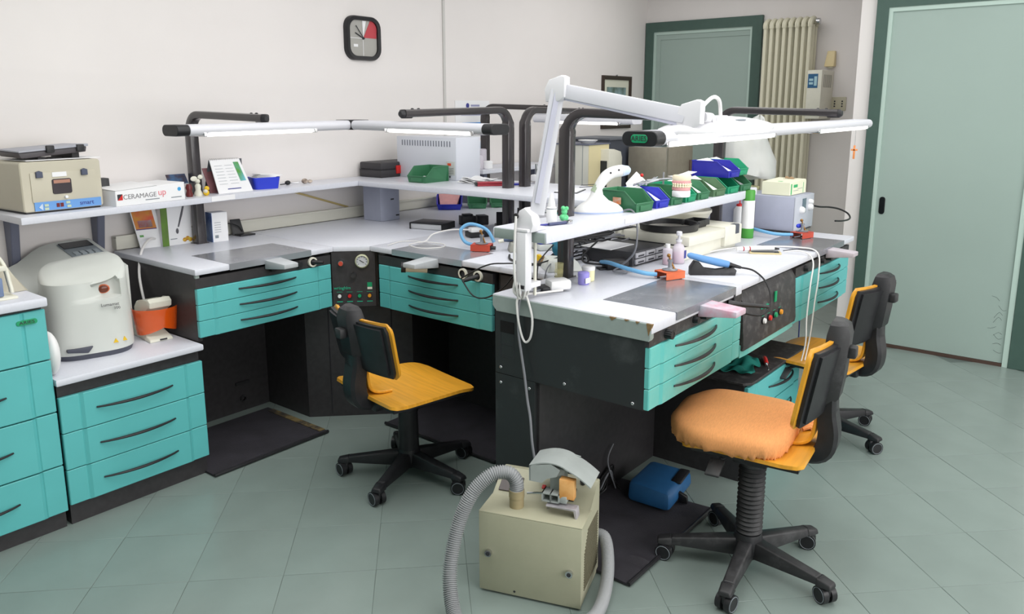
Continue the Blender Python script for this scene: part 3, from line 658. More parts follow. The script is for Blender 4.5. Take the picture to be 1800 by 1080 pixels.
b = MB(); p, q = V((.008, -.028, .10)), E1; b.sweep([p-vd*.013+(q-p)*0, q-vd*.013], rrect(.004, .018, .001, 1), vd); obj('arm_groove', b, mat('lamp_groove', (196, 196, 212), .4), a1)
a2 = arm(E1, E2, .020, .05, 'upper_arm', ml, vd)
b = MB(); q2 = V((0, 0, -.028)); b.sweep([E1+q2+V((0, -.03, 0)), E2+q2], rrect(.016, .014, .002, 1), vd); obj('arm_rail', b, mat('lamp_rail', (196, 196, 214), .4), a2)
def disc_joint(c, r, th, name, parent, sz=1.0):
    b = MB(); pts = [(y*sz*.85, z*sz*.85) for y, z in ((.050, -.050), (.056, .004), (.034, .042), (-.03, .060), (-.050, .052), (-.048, -.030), (-.02, -.048))]
    vs = b.prism(pts, -th, th, 'x', .006, 2); b.xf(vs, Matrix.Translation(c)); return obj(name, b, WHITEL, parent)
disc_joint(E1, .042, .018, 'elbow_joint', ml, .95); disc_joint(E2+V((.01, -.02, 0)), .040, .018, 'head_joint', ml, .95)
hc = V((2.405, 1.085, 1.533))-o0
b = MB(); b.cyl(E2+V((.03, -.05, -.005)), E2+V((.075, -.055, -.008)), .016, n=14); b.cyl(E2+V((.07, -.07, -.012)), E2+V((.07, -.04, -.012)), .012, n=12); b.box(tuple(E2+V((.08, -.075, -.018))), tuple(E2+V((.17, -.04, .0))), .006); obj('head_knuckle', b, WHITEL, ml)
tub('cable', [E2+V((.03, -.04, .02)), E2+V((.08, -.055, .055)), E2+V((.125, -.058, .045)), E2+V((.14, -.058, .0))], .006, CABW, ml, 8, 6)
# head: a shallow elongated dome
b = MB(); rings = []; nn = 32
for (k, z) in ((1.0, -.012), (1.02, -.004), (1.0, .004), (.9, .012), (.72, .021), (.5, .029), (.28, .034), (.1, .036)):
    rings.append([(.205*k*math.copysign(abs(math.cos(2*math.pi*i/nn))**.85, math.cos(2*math.pi*i/nn)), .088*k*math.copysign(abs(math.sin(2*math.pi*i/nn))**.85, math.sin(2*math.pi*i/nn)), z) for i in range(nn)])
vs = b.ring_loft(rings); HM = Matrix.Translation(hc) @ Matrix.Rotation(R(-30), 4, 'Z') @ Matrix.Rotation(R(-2.0), 4, 'Y'); b.xf(vs, HM); hd = obj('lamp_head', b, WHITEL, ml)
b = MB(); vs = b.ring_loft([[(.198*math.cos(2*math.pi*i/nn), .084*math.sin(2*math.pi*i/nn), z) for i in range(nn)] for z in (-.019, -.0125)]); b.xf(vs, HM); obj('led_panel', b, mat('led_glow', (255, 254, 250), .4, emis=2.6), hd)
b = MB(); vs = b.ball((.05, -.055, .0235), .022, 1, .45, .15); b.xf(vs, HM); obj('oval_badge', b, KEYP, hd)
# its cable: down the clamp, bundled, over the edge and down to the floor
wc = thing('white_power_cable', 'white bundled cable hanging from the clamp over the island end', 'cable', (0, 0, 0))
tub('cable_run', [(2.14, 1.69, 1.225), (2.135, 1.69, 1.17), (2.13, 1.69, 1.06), (2.135, 1.69, .99), (2.15, 1.70, .955)], .0045, CABW, wc)
b = MB()
for k in range(5):
    a = k*1.2; c = V((2.165, 1.685, .99)); dx = .018*math.cos(a); dy = .018*math.sin(a)
    b.tube(smoothpath([c+V((dx*.4, dy*.4, .045)), c+V((dx*1.2, dy*1.2, .01)), c+V((dx*1.5, dy*1.5, -.04)), c+V((-dx*.6, -dy*.6, -.062)), c+V((-dx*1.4, -dy*1.4, -.02)), c+V((-dx*.5, -dy*.5, .04))], 5, True), .004, 6, True)
b.tube(smoothpath([c+V((.018, 0, 0)), c+V((0, .018, .004)), c+V((-.018, 0, .006)), c+V((0, -.018, .003))], 5, True), .004, 6, True)
obj('cable_bundle', b, CABW, wc)
tub('cable_loop', [(2.165, 1.675, .945), (2.172, 1.665, .93), (2.170, 1.64, .86), (2.172, 1.648, .79), (2.172, 1.672, .765), (2.168, 1.69, .80), (2.160, 1.70, .88), (2.175, 1.70, .93), (2.26, 1.66, .934), (2.33, 1.62, .936)], .0042, CABW, wc)
tub('grey_cable', [(2.38, 1.70, .93), (2.28, 1.70, .93), (2.20, 1.70, .932), (2.170, 1.70, .90), (2.168, 1.70, .80), (2.166, 1.685, .72), (2.160, 1.665, .64), (2.150, 1.645, .56), (2.135, 1.62, .50), (2.12, 1.60, .42), (2.11, 1.58, .36)], .0048, CABG, wc)

# ------------------------------------------------------------------ chairs
def make_chair(label, seat, hub, ang, base_ang, bellows=False, top=.86, pz=(.565, .80)):
    """seat = centre of seat (x,y); hub = base centre; ang = facing angle in degrees"""
    t = thing('swivel_chair', label, 'chair', (hub[0], hub[1], 0), ang-90)
    A = R(ang-90); dx, dy = seat[0]-hub[0], seat[1]-hub[1]
    ox = dx*math.cos(A)+dy*math.sin(A); oy = -dx*math.sin(A)+dy*math.cos(A)   # seat offset in chair space
    SZ = .452
    # five-star base
    b = MB(); b.lathe([(.040, .045), (.050, .06), (.050, .115), (.043, .135)], n=20); obj('hub', b, PLB, t)
    for k in range(5):
        a = R(base_ang+72*k)-A; c, s_ = math.cos(a), math.sin(a)
        b = MB(); M = Matrix.Rotation(a, 4, 'Z')
        vs = b.hexa([(.03, -.030, .052), (.275, -.024, .062), (.275, .024, .062), (.03, .030, .052), (.03, -.024, .118), (.265, -.017, .088), (.265, .017, .088), (.03, .024, .118)], .006)
        vs += b.hexa([(.262, -.027, .058), (.315, -.024, .060), (.315, .024, .060), (.262, .027, .058), (.262, -.021, .088), (.312, -.017, .078), (.312, .017, .078), (.262, .021, .088)], .006)
        b.xf(vs, M); lg = obj('leg', b, PLBD if bellows else PLB, t)
        b = MB(); vs = []
        for k2 in range(5): vs += b.box((.215+k2*.013, -.014, .089-.001*k2), (.221+k2*.013, .014, .0925-.0012*k2), .001, 1)
        b.xf(vs, M); obj('leg_ribs', b, PLB, lg)
        b = MB(); sw = R(random.uniform(-70, 70)); M2 = Matrix.Translation((c*.293, s_*.293, 0)) @ Matrix.Rotation(a+sw, 4, 'Z')
        vs = b.cyl((-.008, -.026, .030), (-.008, -.006, .030), .030, n=20)+b.cyl((-.008, .006, .030), (-.008, .026, .030), .030, n=20)+b.cyl((0, 0, .03), (0, 0, .066), .009, n=10)+b.box((-.034, -.007, .028), (.016, .007, .060), .005)
        b.xf(vs, M2); cs = obj('caster', b, PLB, lg)
        b = MB(); vs = []
        for yy in (-.0265, .0265):
            vs += b.tube([(-.008+.025*math.cos(q*math.pi/10), yy, .030+.025*math.sin(q*math.pi/10)) for q in range(20)], .0012, 5, True)
        b.xf(vs, M2); obj('caster_ring', b, KEYP, lg)
    # column
    if bellows:
        pr = [(.044, .12)]
        for k in range(16): z = .135+k*.0165; pr += [(.039, z), (.0465, z+.008)]
        pr += [(.043, .405), (.040, .42)]
        b = MB(); b.lathe(pr, n=24); obj('bellows_column', b, PLBD, t, ang=60)
    else:
        b = MB(); b.lathe([(.046, .11), (.044, .20), (.0445, .202), (.042, .30), (.046, .302), (.046, .415)], n=24); obj('column', b, PLB, t)
    # mechanism and seat pan
    b = MB(); b.hexa([(ox-.07, oy-.20, .385), (ox+.07, oy-.20, .385), (ox+.06, oy+.06, .395), (ox-.06, oy+.06, .395), (ox-.09, oy-.2, .44), (ox+.09, oy-.2, .44), (ox+.13, oy+.10, .44), (ox-.13, oy+.10, .44)], .012); b.box((-.055, -.06, .40), (.055, .06, .44), .01); obj('mechanism', b, PLB, t)
    b = MB()
    def pan(u, v): return (ox+(u-.5)*.43, oy-.20+v*.36, .4385)
    b.sheet(pan, 6, 6, .014); obj('seat_pan', b, PLB, t)
    b = MB(); b.tube([(ox+.02, oy-.02, .42), (ox-.14, oy+.04, .415), (ox-.21, oy+.06, .41)], .007, 8); b.hexa([(ox-.28, oy+.04, .375), (ox-.215, oy+.04, .405), (ox-.215, oy+.09, .405), (ox-.28, oy+.09, .375), (ox-.28, oy+.04, .383), (ox-.215, oy+.04, .416), (ox-.215, oy+.09, .416), (ox-.28, oy+.09, .383)], .003); obj('lever', b, PLBD, t)
    def seatf(u, v):
        # v: rear(0)..front(1); outline slightly narrower in front with rounded corners
        w_ = .238-.018*v
        cr = .06
        if v > 1-.12: w_ -= cr*(1-math.sqrt(max(0, 1-((v-.88)/.12)**2)))
        if v < .06: w_ -= .02*(1-math.sqrt(max(0, 1-((.06-v)/.06)**2)))
        x = (u-.5)*2
        z = .4535-.012*(1-x*x)*(1-(v-.45)**2*3)*.9-.018*max(0, v-.72)**2*12+.008*max(0, .15-v)*6
        return (ox+x*w_, oy-.215+.43*v, z)
    b = MB(); b.sheet(seatf, 16, 24, .013); obj('seat', b, PLY, t, ang=50)
    # spine: black plastic beam behind, plywood strip in front
    Y1 = oy-.215
    P = smoothpath([(ox, oy-.06, .425), (ox, oy-.15, .422), (ox, Y1-.012, .438), (ox, Y1-.030, .50), (ox, Y1-.022, .58), (ox, Y1-.024, .66)], 5)
    prof = []
    for i, p in enumerate(P):
        k = i/(len(P)-1); hw_ = .042+.006*k; th = .027+.014*math.sin(math.pi*k)
        prof.append([(hw_, th*.7), (hw_*.7, th), (-hw_*.7, th), (-hw_, th*.7), (-hw_, -th*.6), (hw_, -th*.6)])
    b = MB(); b.sweep(P, prof, (1, 0, 0)); obj('spine', b, PLB, t, ang=35)
    b = MB(); P = [(0, -.014, .610), (0, -.018, .64), (0, -.024, .72), (0, -.034, top-.045), (0, -.036, top-.012), (0, -.034, top)]
    rings = []
    for q, (hw_, th) in zip(P, ((.046, .022), (.062, .040), (.065, .044), (.062, .043), (.052, .034), (.036, .022))):
        y0_ = Y1+q[1]; rings.append([(ox-hw_, y0_+th*.5, q[2]), (ox-hw_, y0_-th*.3, q[2]), (ox-hw_*.62, y0_-th*1.1, q[2]), (ox+hw_*.62, y0_-th*1.1, q[2]), (ox+hw_, y0_-th*.3, q[2]), (ox+hw_, y0_+th*.5, q[2])])
    b.ring_loft(rings); sp = obj('spine_head', b, PLBD if bellows else PLB, t, ang=35)
    b = MB(); b.box((ox-.024, Y1-.102, top-.125), (ox+.024, Y1-.070, top-.085), .007); kn = obj('adjuster_knob', b, PLBD, t)
    P2 = smoothpath([(ox, oy-.10, .4505), (ox, oy-.16, .457), (ox, Y1+.018, .48), (ox, Y1+.006, .53), (ox, Y1+.002, .585)], 5)
    b = MB(); b.sweep(P2, rrect(.085, .012, .003, 1), (1, 0, 0)); obj('plywood_strip', b, PLY, t)
    z0, z1 = pz
    def backf(u, v):
        x = (u-.5)*2; w_ = .218+.012*v; e = .0
        if v > .85: w_ -= .035*(1-math.sqrt(max(0, 1-((v-.85)/.15)**2)))
        if v < .15: w_ -= .030*(1-math.sqrt(max(0, 1-((.15-v)/.15)**2)))
        y = Y1+.018-.045*v+.038*x*x
        return (ox+x*w_, y, z0+(z1-z0)*v)
    b = MB(); b.sheet(lambda u, v: backf(u, v), 14, 14, -.013); obj('backrest', b, PLY, t, ang=50)
    def shell(u, v):
        x0, y0_, zz = backf(.02+.96*u, .03+.94*v); return (x0, y0_-.0135, zz)
    b = MB()
    b.sheet(shell, 14, 10, -.014)
    def shell2(u, v):
        x0, y0_, zz = backf(.055+.89*u, .075+.85*v); return (x0, y0_-.027, zz)
    b.sheet(shell2, 12, 8, -.010)
    obj('back_shell', b, PLB, t, ang=30)
    return t
ch1 = make_chair('plywood swivel chair standing before the corner bench, bare seat', (2.215, 2.335), (2.26, 2.385), -11.5, 56.2, top=.83, pz=(.56, .785))
ch2 = make_chair('plywood swivel chair with the orange seat cushion, nearest the camera', (2.635, .985), (2.504, .934), 97, 45, True, top=.905, pz=(.572, .845))
ch3 = make_chair('plywood swivel chair before the far island drawers near the big door', (3.73, 1.10), (3.86, 1.115), 85, 39, top=.875, pz=(.56, .83))
# orange cushion with gathered elastic hem
cu = thing('seat_cushion', 'orange fabric seat cushion with gathered hem on the nearest chair', 'cushion', (2.62, 1.0, .455), 98-90)
b = MB(); rings = []; nn = 160
def cring(k, z, ruf=0, fr=1):
    out = []
    for i in range(nn):
        a = 2*math.pi*i/nn; c, s_ = math.cos(a), math.sin(a)
        e = .55; x = math.copysign(abs(c)**e, c)*.232*k; y = math.copysign(abs(s_)**e, s_)*.225*k+.035
        if y > .1: x *= 1-.25*((y-.1)/.16)**2
        if y < -.1: y = -.1+(y+.1)*.65
        rr = ruf*.5*(math.sin(i*.9)+.7*math.sin(i*1.45+1)+.6*math.sin(i*.33))
        out.append((x*(1+rr), y*(1+rr), z+ruf*.25*math.sin(i*2.3+.5)+.004*math.sin(x*30)*math.cos(y*22)))
    return out
for k, z, rf in ((.80, -.004, .02), (.90, -.012, .034), (.985, -.004, .034), (1.012, .008, .018), (1.02, .022, .004), (1.02, .040, .002), (.97, .056, 0), (.88, .066, 0), (.70, .073, 0), (.45, .077, 0), (.2, .079, 0)): rings.append(cring(k, z, rf))
b.ring_loft(rings); obj('cushion_body', b, CLOTH, cu, ang=180)
b = MB()
for i in range(7): b.tube(smoothpath([(.11+.012*i, -.165, .0), (.125+.011*i, -.19, .006+.004*math.sin(i*2)), (.12+.012*i, -.20, -.01)], 4), .007, 6)
obj('frayed_tie', b, CLOTH, cu)
b = MB(); b.box((-.21, -.118, .004), (-.09, -.108, .018), .004); obj('white_lining', b, PAPER, cu)

# ------------------------------------------------------------------ dust extractor box
vx = thing('dust_extractor', 'beige metal dust extractor box on the floor in the foreground', 'dust extractor', (1.806, 1.581, 0), math.degrees(math.atan2(-.332, .114)))
VW, VD = .351, .252
b = MB(); b.prism([(.004, .004), (VD-.004, .004), (VD-.004, .345), (VD-.035, .352), (.118, .29), (.004, .29)], .003, VW-.003, 'x', .003, 1); body = obj('casing', b, BEIGE, vx)
box('base_gap', (.012, .010, 0), (VW-.012, VD-.01, .006), INK, vx)
box('front_panel', (0, -.002, .008), (VW, .004, .288), BEIGE, vx, .002)
b = MB(); b.prism([(-.001, .2885), (.124, .2885), (.124, .2915), (-.001, .2915)], 0, VW, 'x'); obj('top_lip', b, BEIGE, vx)
SL = math.atan2(.062, .099)
for x, z in ((.035, .148), (VW-.038, .130)):
    b = MB(); b.cyl((x, 0, z), (x, -.014, z), .012, n=16); o = obj('panel_knob', b, CHROME, vx); b = MB(); b.cyl((x, -.014, z), (x, -.0155, z), .007, n=12); obj('knob_centre', b, INK, o)
b = MB(); b.cyl((.125, 0, .022), (.125, -.003, .022), .004, n=8); obj('screw', b, INK, vx)
b = MB()
for k in range(22):
    z = .045+k*.0092; y0_ = .045+max(0, (k-14))*.006
    b.box((VW-.0035, y0_, z), (VW-.001, VD-.03, z+.0035))
obj('vent_slits', b, mat('vent_shadow', (96, 92, 74), .8), vx)
MS = Matrix.Translation((0, .121, .292)) @ Matrix.Rotation(SL, 4, 'X')
def onslope(name, a, c, m_, bev=.001):
    b = MB(); vs = b.box(a, c, bev, 1); b.xf(vs, MS); return obj(name, b, m_, vx)
onslope('display_window', (.018, .018, .0), (.095, .078, .004), mat('smoked_window', (72, 62, 60), .2))
onslope('rocker_switch', (.252, .020, 0), (.285, .07, .004), PLB); onslope('switch_lamp', (.256, .035, .003), (.268, .06, .006), GRNL)
onslope('red_lamp', (.165, .05, 0), (.178, .065, .003), REDP)
b = MB(); b.xf(b.cyl((.21, .07, 0), (.21, .07, .016), .010, n=12), MS); b.xf(b.cyl((.30, .095, 0), (.30, .095, .014), .009, n=12), MS); obj('control_knob', b, PLB, vx)
b = MB(); b.lathe([(.020, .0), (.024, .001), (.0245, .035), (.026, .036), (.026, .062), (.0225, .063)], (.108, .068, .290), 24); obj('hose_collar', b, mat('tan_rubber', (160, 146, 112), .6, var=.08), vx)
b = MB(); b.tube(smoothpath([(.138, .085, .335), (.18, .10, .335), (.205, .10, .330), (.212, .09, .310), (.212, .088, .292)], 6), .0045, 8); obj('carry_handle', b, CHROME, vx)
# ribbed hose arcing out of the collar and around the box (world coordinates)
vM = Matrix.Translation(vx.location) @ Matrix.Rotation(vx.rotation_euler.z, 4, 'Z')
c0 = vM @ V((.108, .068, .352))
hl, ht = V((-.624, .781, 0)), V((-.781, -.624, 0))
def hpt(a, b_, z): q = c0+hl*a+ht*b_; q.z = z; return q
hp = [c0, hpt(.003, .0, .385), hpt(.03, .0, .412), hpt(.085, .01, .408), hpt(.145, .03, .355), hpt(.19, .06, .26), hpt(.215, .12, .14), hpt(.205, .19, .06), hpt(.175, .28, .028), hpt(.13, .42, .028)]
hs = thing('ribbed_hose', 'grey corrugated hose looping left out of the beige extractor', 'hose')
def corr(pts, r, pitch, n=16, amp=.0024):
    P = smoothpath(pts, 40); L_ = 0; out = [P[0]]; acc = 0; step = pitch/4
    for i in range(1, len(P)):
        seg = (P[i]-P[i-1]).length
        while acc+seg >= step:
            t = (step-acc)/seg if seg else 0; q = P[i-1]+(P[i]-P[i-1])*t; out.append(q); P[i-1] = q; seg = (P[i]-q).length; acc = 0
        acc += seg
    rr = [r+(amp if k % 4 in (0, 1) else -amp) for k in range(len(out))]
    b = MB(); b.tube(out, rr, n); return b
obj('hose_body', corr(hp, .0215, .0068), HOSE, hs, ang=70)
hs2 = thing('grey_smooth_hose', 'grey hose lying on the floor right of the beige extractor', 'hose')
q0 = vM @ V((VW-.04, VD+.03, .11)); q1 = vM @ V((VW+.045, .19, .075))
obj('hose_body', corr([q0, vM @ V((VW+.012, VD+.02, .115)), q1, vM @ V((VW+.06, .09, .035)), vM @ V((VW+.06, -.02, .024)), vM @ V((VW+.03, -.13, .024)), vM @ V((VW+.03, -.3, .024))], .021, .0050, 14, .0008), HOSE, hs2, ang=70)
# suction nozzle with orange foam lying on top
nz = thing('suction_nozzle', 'grey plastic suction funnel with orange foam block on the extractor', 'nozzle', tuple(vM @ V((.225, .125, .36))), math.degrees(vx.rotation_euler.z))
def hood(u, v):
    x = -.075+.21*u; y = -.055+.12*v
    z = .085+.018*math.sin(min(1, u/.62)*math.pi*.9)-(.085*max(0, u-.52)**1.6*2.0)
    return (x, y, z)
b = MB(); b.sheet(hood, 18, 6, .004)
b.prism([(-.072, .030), (-.075, .084), (.0, .098), (.03, .080), (.02, .058), (-.015, .045), (-.03, .028)], -.055, -.050, 'y'); b.prism([(-.072, .030), (-.075, .084), (.0, .098), (.07, .086), (.05, .03), (-.03, .028)], .06, .065, 'y'); b.box((-.075, -.055, .03), (-.070, .065, .084)); obj('hood', b, NOZ, nz, ang=50)
b = MB(); b.hexa([(-.01, -.03, -.01), (.035, -.03, -.01), (.035, .02, -.01), (-.01, .02, -.01), (-.012, -.03, .075), (.04, -.03, .075), (.04, .02, .075), (-.012, .02, .075)], .004); obj('duct', b, NOZ, nz)
b = MB(); b.hexa([(.030, -.062, -.012), (.078, -.05, -.02), (.078, -.022, -.02), (.030, -.03, -.012), (.030, -.062, .055), (.078, -.05, .048), (.078, -.022, .048), (.030, -.03, .055)], .003); obj('foam_block', b, TERRA, nz)
b = MB()
for (x0, x1) in ((-.028, .004), (.000, .032)):
    for bx_ in ((x0, x0+.004, -.03, .0), (x1-.004, x1, -.03, .0), (x0, x1, -.004, .0), (x0, x1, -.03, -.026)): b.box((bx_[0], -.065, bx_[2]), (bx_[1], -.02, bx_[3]))
b.box((.03, -.06, -.03), (.055, -.02, -.006), .002); obj('square_tubes', b, NOZ, nz)
b = MB(); b.prism([(-.01, -.037), (.09, -.036), (.092, -.040), (.10, -.105), (.095, -.107), (.084, -.042), (-.01, -.042)], -.075, -.04, 'y', .001, 1); obj('bent_bracket', b, mat('pitted_metal', (178, 174, 180), .45, metal=.3, var=.25, scale=20), nz)
# blue pedal unit
bp_ = thing('foot_pedal', 'blue plastic foot control unit on the crumpled mat', 'foot control', (2.77, 1.42, .014), 9)
b = MB(); b.hexa([(-.15, -.09, 0), (.135, -.10, 0), (.125, .09, 0), (-.13, .10, 0), (-.14, -.085, .075), (.13, -.095, .07), (.12, .085, .085), (-.125, .095, .09)], .022); obj('housing', b, BLUEP, bp_)
b = MB(); b.box((-.02, -.094, .066), (.11, -.05, .081), .008); obj('pedal_bar', b, PLB, bp_)
b = MB(); b.hexa([(-.04, -.13, 0), (-.02, -.13, 0), (-.02, -.09, 0), (-.04, -.09, 0), (-.04, -.125, .03), (-.02, -.125, .03), (-.02, -.09, .045), (-.04, -.09, .045)], .004); obj('hook', b, PLB, bp_)
cb = thing('cable_tangle', 'dark tangle of cables behind the blue foot control', 'cables', (2.66, 1.58, 0))
for k in range(5):
    tub('cable', [(-.10+.02*k, .03, .016), (-.06, .0+.01*k, .05), (0+.01*k, .03, .07+.01*k), (.05, .03, .04), (.03, -.02, .014)], .004, CABG if k == 2 else CABK, cb)
tub('cable', [(.02, .0, .02), (.0, .03, .14), (.05, .035, .20)], .003, CABG, cb)

# ------------------------------------------------------------------ left machines
# white curing machine on the low countertop
lm = thing('curing_machine', 'white rounded curing machine with orange window on the low countertop', 'machine', (1.38, 3.36, .60), -14)
W2, D2 = .165, .145
def lrs(z, kf=1.0, dz=0):
    out = []
    for i in range(40):
        a = 2*math.pi*i/40; c, s_ = math.cos(a), math.sin(a); e = .72
        x = math.copysign(abs(c)**.62, c)*W2*kf; y = math.copysign(abs(s_)**.8, s_)*D2*kf
        out.append((x, y, z))
    return out
def topz(x, y): return .330+.05*min(1, max(-.6, (y+.10)/.2))+.020*x/.165-.03*max(0, -y/.145)**2
rings = [lrs(.0, .94), lrs(.022, .98)]
b = MB(); b.ring_loft(rings); obj('dark_base', b, mat('slate_base', (78, 80, 92), .5), lm)
b = MB(); rs = [lrs(.022, .995), lrs(.05, 1.0), lrs(.15, .985)]+[lrs(z, .985-.00015*(z-.15)/.001) for z in (.20, .225, .238, .245, .252, .27, .29, .31)]
def dent(p):
    x, y, z = p; g = max(0, 1-abs((x-.055)/.058)**6)*(1 if z > .243 else 0)
    return (x, y+g*.045 if y < 0 else y, z)
rs = [[dent(p) for p in r_] for r_ in rs]
for k, f in ((.955, 0), (.93, .010), (.86, .018), (.6, .022), (.3, .024), (.05, .025)): rs.append([dent((x, y, topz(x, y)+f-.02)) if k > .9 else (x, y, topz(x, y)+f-.02) for x, y, z in lrs(0, k)])
b.ring_loft(rs); obj('housing', b, OFFW, lm, ang=60)
b = MB(); b.ball((.055, -.098, .272), .024, 1, .28, .78, 18, 10); o = obj('window_rim', b, ORB, lm); b = MB(); b.ball((.055, -.101, .272), .020, 1, .28, .78, 16, 8); obj('window_glass', b, mat('brown_glass', (110, 58, 44), .15), o)
b = MB(); b.hexa([(-.105, -.150, .040), (-.03, -.158, .030), (-.03, -.13, .030), (-.105, -.12, .040), (-.105, -.150, .052), (-.01, -.158, .055), (-.01, -.13, .055), (-.105, -.12, .052)], .004); obj('latch', b, mat('slate_latch', (74, 76, 88), .5), lm)
for x in (.075, .11):
    b = MB(); yy = -D2*(max(0, 1-(x/W2)**(1/.62*1.0)))**.8 if False else -.139+(x-.075)*.35
    b.prism([(x-.010, .052), (x+.010, .052), (x, .070)], yy-.004, yy, 'y'); obj('warning_triangle', b, YEL, lm)
txt('machine_lettering', 'Lumamat', .018, mat('grey_lettering', (120, 120, 120), .6), lm, (.065, -.1505, .215), FX, .002); txt('machine_lettering', '100', .016, MATS['grey_lettering'], lm, (.09, -.149, .198), FX, .002)
# keypad unit behind it
kp = thing('keypad_unit', 'low white machine with grey keypad standing behind the curing machine', 'machine', (1.30, 3.60, .60), 0)
def kf_(u, v):
    x = -.19+.62*u; y = -.16+.36*v; z = .30+.10*(1/(1+math.exp(-(x-.03)/.035)))+.03*math.exp(-((x+.14)/.06)**2)-(.085*(1-v) if x > .0 else .10*(1-v))
    return (x, y, z)
b = MB(); P = [[V(kf_(i/20, j/6)) for j in range(7)] for i in range(21)]
rings = [[(q.x, q.y, q.z) for q in row]+[(row[-1].x, row[-1].y, 0), (row[0].x, row[0].y, 0)] for row in P if row[0].x < .31]
b.ring_loft(rings); obj('housing', b, OFFW, kp, ang=50)
def onk(x0, x1, v0, v1, lift, m_, name):
    b = MB(); f = lambda x, v: V(kf_((x+.19)/.62, v))
    P8 = [f(x0, v0), f(x1, v0), f(x1, v1), f(x0, v1)]; b.hexa([tuple(p) for p in P8]+[tuple(p+V((0, -.3*lift, lift))) for p in P8]); return obj(name, b, m_, kp)
onk(.15, .285, .1, .9, .004, KEYP, 'keypad'); onk(.155, .28, .72, .90, .007, LCD, 'display')
for i in range(4):
    for j in range(3): onk(.168+i*.028, .188+i*.028, .15+j*.17, .25+j*.17, .007, mat('key_cap', (158, 166, 172), .5) if 'key_cap' not in MATS else MATS['key_cap'], 'key')
dk = thing('white_drum', 'white rounded plastic drum squeezed behind the tall cabinet corner', 'drum', (1.145, 3.15, .60))
b = MB(); b.xf(b.ball((0, .0, .085), .085, .35, .8, 1.0, 20, 14), Matrix.Identity(4)); obj('shell', b, WHITE, dk)
# orange shielded curing lamp
qk = thing('desk_curing_lamp', 'small white curing lamp with transparent orange shield on the low countertop', 'lamp', (1.66, 3.37, .60), -4)
b = MB(); b.hexa([(-.075, -.13, 0), (.03, -.13, 0), (.04, .06, 0), (-.065, .06, 0), (-.07, -.125, .014), (.025, -.125, .014), (.035, .06, .05), (-.06, .06, .05)], .005); obj('foot', b, CREAM, qk)
box('foot_slot', (-.03, -.132, .005), (0, -.128, .011), INK, qk)
b = MB(); b.prism([(.06, .0), (.06, .13), (.03, .16), (-.02, .165), (-.09, .185), (-.11, .17), (-.105, .145), (-.06, .125), (-.02, .10), (.0, .03), (.0, .0)], -.055, .045, 'x', .008, 2); obj('body', b, CREAM, qk)
txt('lamp_lettering', 'Quick', .026, mat('grey_mark', (110, 110, 110), .6), qk, (-.0565, .02, .095), FL_, .001)
def sh(u, v):
    a = R(-115+230*u); r = .082+.014*v; return (r*math.sin(a)-.005, -.045-r*math.cos(a)*.9, .055+.085*v-.03*abs(math.sin(a))*(1-v))
b = MB(); b.sheet(sh, 24, 4, .002); obj('orange_shield', b, ORG, qk)
tub('power_cord', [(.0, .055, .06), (.0, .10, .10), (.02, .13, .12)], .004, CABW, qk)
wcord = thing('thick_white_cord', 'thick white cord dropping from the bench socket behind the curing lamp', 'cable')
tub('cord', [(1.93, 3.79, .95), (1.86, 3.73, .968), (1.77, 3.64, .935), (1.705, 3.55, .85), (1.69, 3.50, .74), (1.69, 3.46, .66)], .006, CABW, wcord)
# clear-covered grinding box at the left edge
gb = thing('sandblaster_box', 'beige sloped box with curved clear front on the tall countertop', 'machine', (.745, 3.13, .92), 0)
b = MB(); b.prism([(-.40, .0), (.385, .0), (.33, .07), (.19, .40), (-.40, .44)], .10, .30, 'y', .006, 2); obj('housing', b, BEIGE2, gb)
b = MB(); b.sweep(smoothpath([(-.20, .10, .33), (.05, .09, .31), (.20, .07, .24), (.285, .05, .14), (.30, .03, .05), (.30, .02, .02)], 5), rrect(.022, .012, .003, 1), (0, 1, 0)); obj('front_rim', b, CREAM, gb)
box('inner_shelf', (-.30, .02, .10), (.295, .11, .118), CREAM, gb, .003); box('inner_tray', (-.30, .0, .012), (.27, .11, .08), mat('blue_grey_tray', (108, 124, 156), .4, var=.2, scale=8), gb, .004)
b = MB(); b.box((-.30, -.012, 0), (.31, .12, .010), .003); obj('base_lip', b, CREAM, gb)

# ------------------------------------------------------------------ things on the wall shelf
st = thing('small_oven', 'beige box oven with blue control strip on the left end of the wall shelf', 'oven', (1.245, 3.505, ZS), 4)
OW, OD, OH = .325, .29, .208
b = MB(); b.prism([(x+OW/2, z+OH/2+.004) for x, z in rrect(OW, OH-.006, .012, 3)], .0, OD, 'y', .004, 1); obj('casing', b, BEIGE2, st)
box('base', (.01, .01, 0), (OW-.01, OD-.01, .008), INK, st)
b = MB(); b.box((.035, -.004, .045), (.30, .0, .165), .002); obj('door', b, BEIGE2, st)
b = MB(); b.prism([(x+.155, z+.105) for x, z in rrect(.078, .062, .008)], -.0075, -.003, 'y', .001, 1); o = obj('door_window', b, mat('dark_window', (58, 52, 56), .15), st)
b = MB(); b.box((.122, -.0085, .118), (.188, -.007, .132)); obj('window_reflection', b, mat('reddish_reflection_card', (176, 128, 108), .4), o)  # reddish reflection painted as a flat strip on the dark window
b = MB(); b.cyl((.165, -.004, .060), (.165, -.016, .060), .006, n=12); obj('door_knob', b, PAPER, st)
for x in (.068, .25):
    b = MB(); b.prism([(x-.013, .145), (x+.013, .145), (x+.013, .168), (x, .173), (x-.013, .168)], -.014, -.003, 'y', .002, 1); obj('hinge', b, mat('slate_hinge', (78, 84, 104), .5) if 'slate_hinge' not in MATS else MATS['slate_hinge'], st)
box('white_sticker', (.12, -.006, .145), (.178, -.004, .164), PAPER, st)
box('control_strip', (.04, -.005, .010), (.312, -.001, .046), BLU1, st)
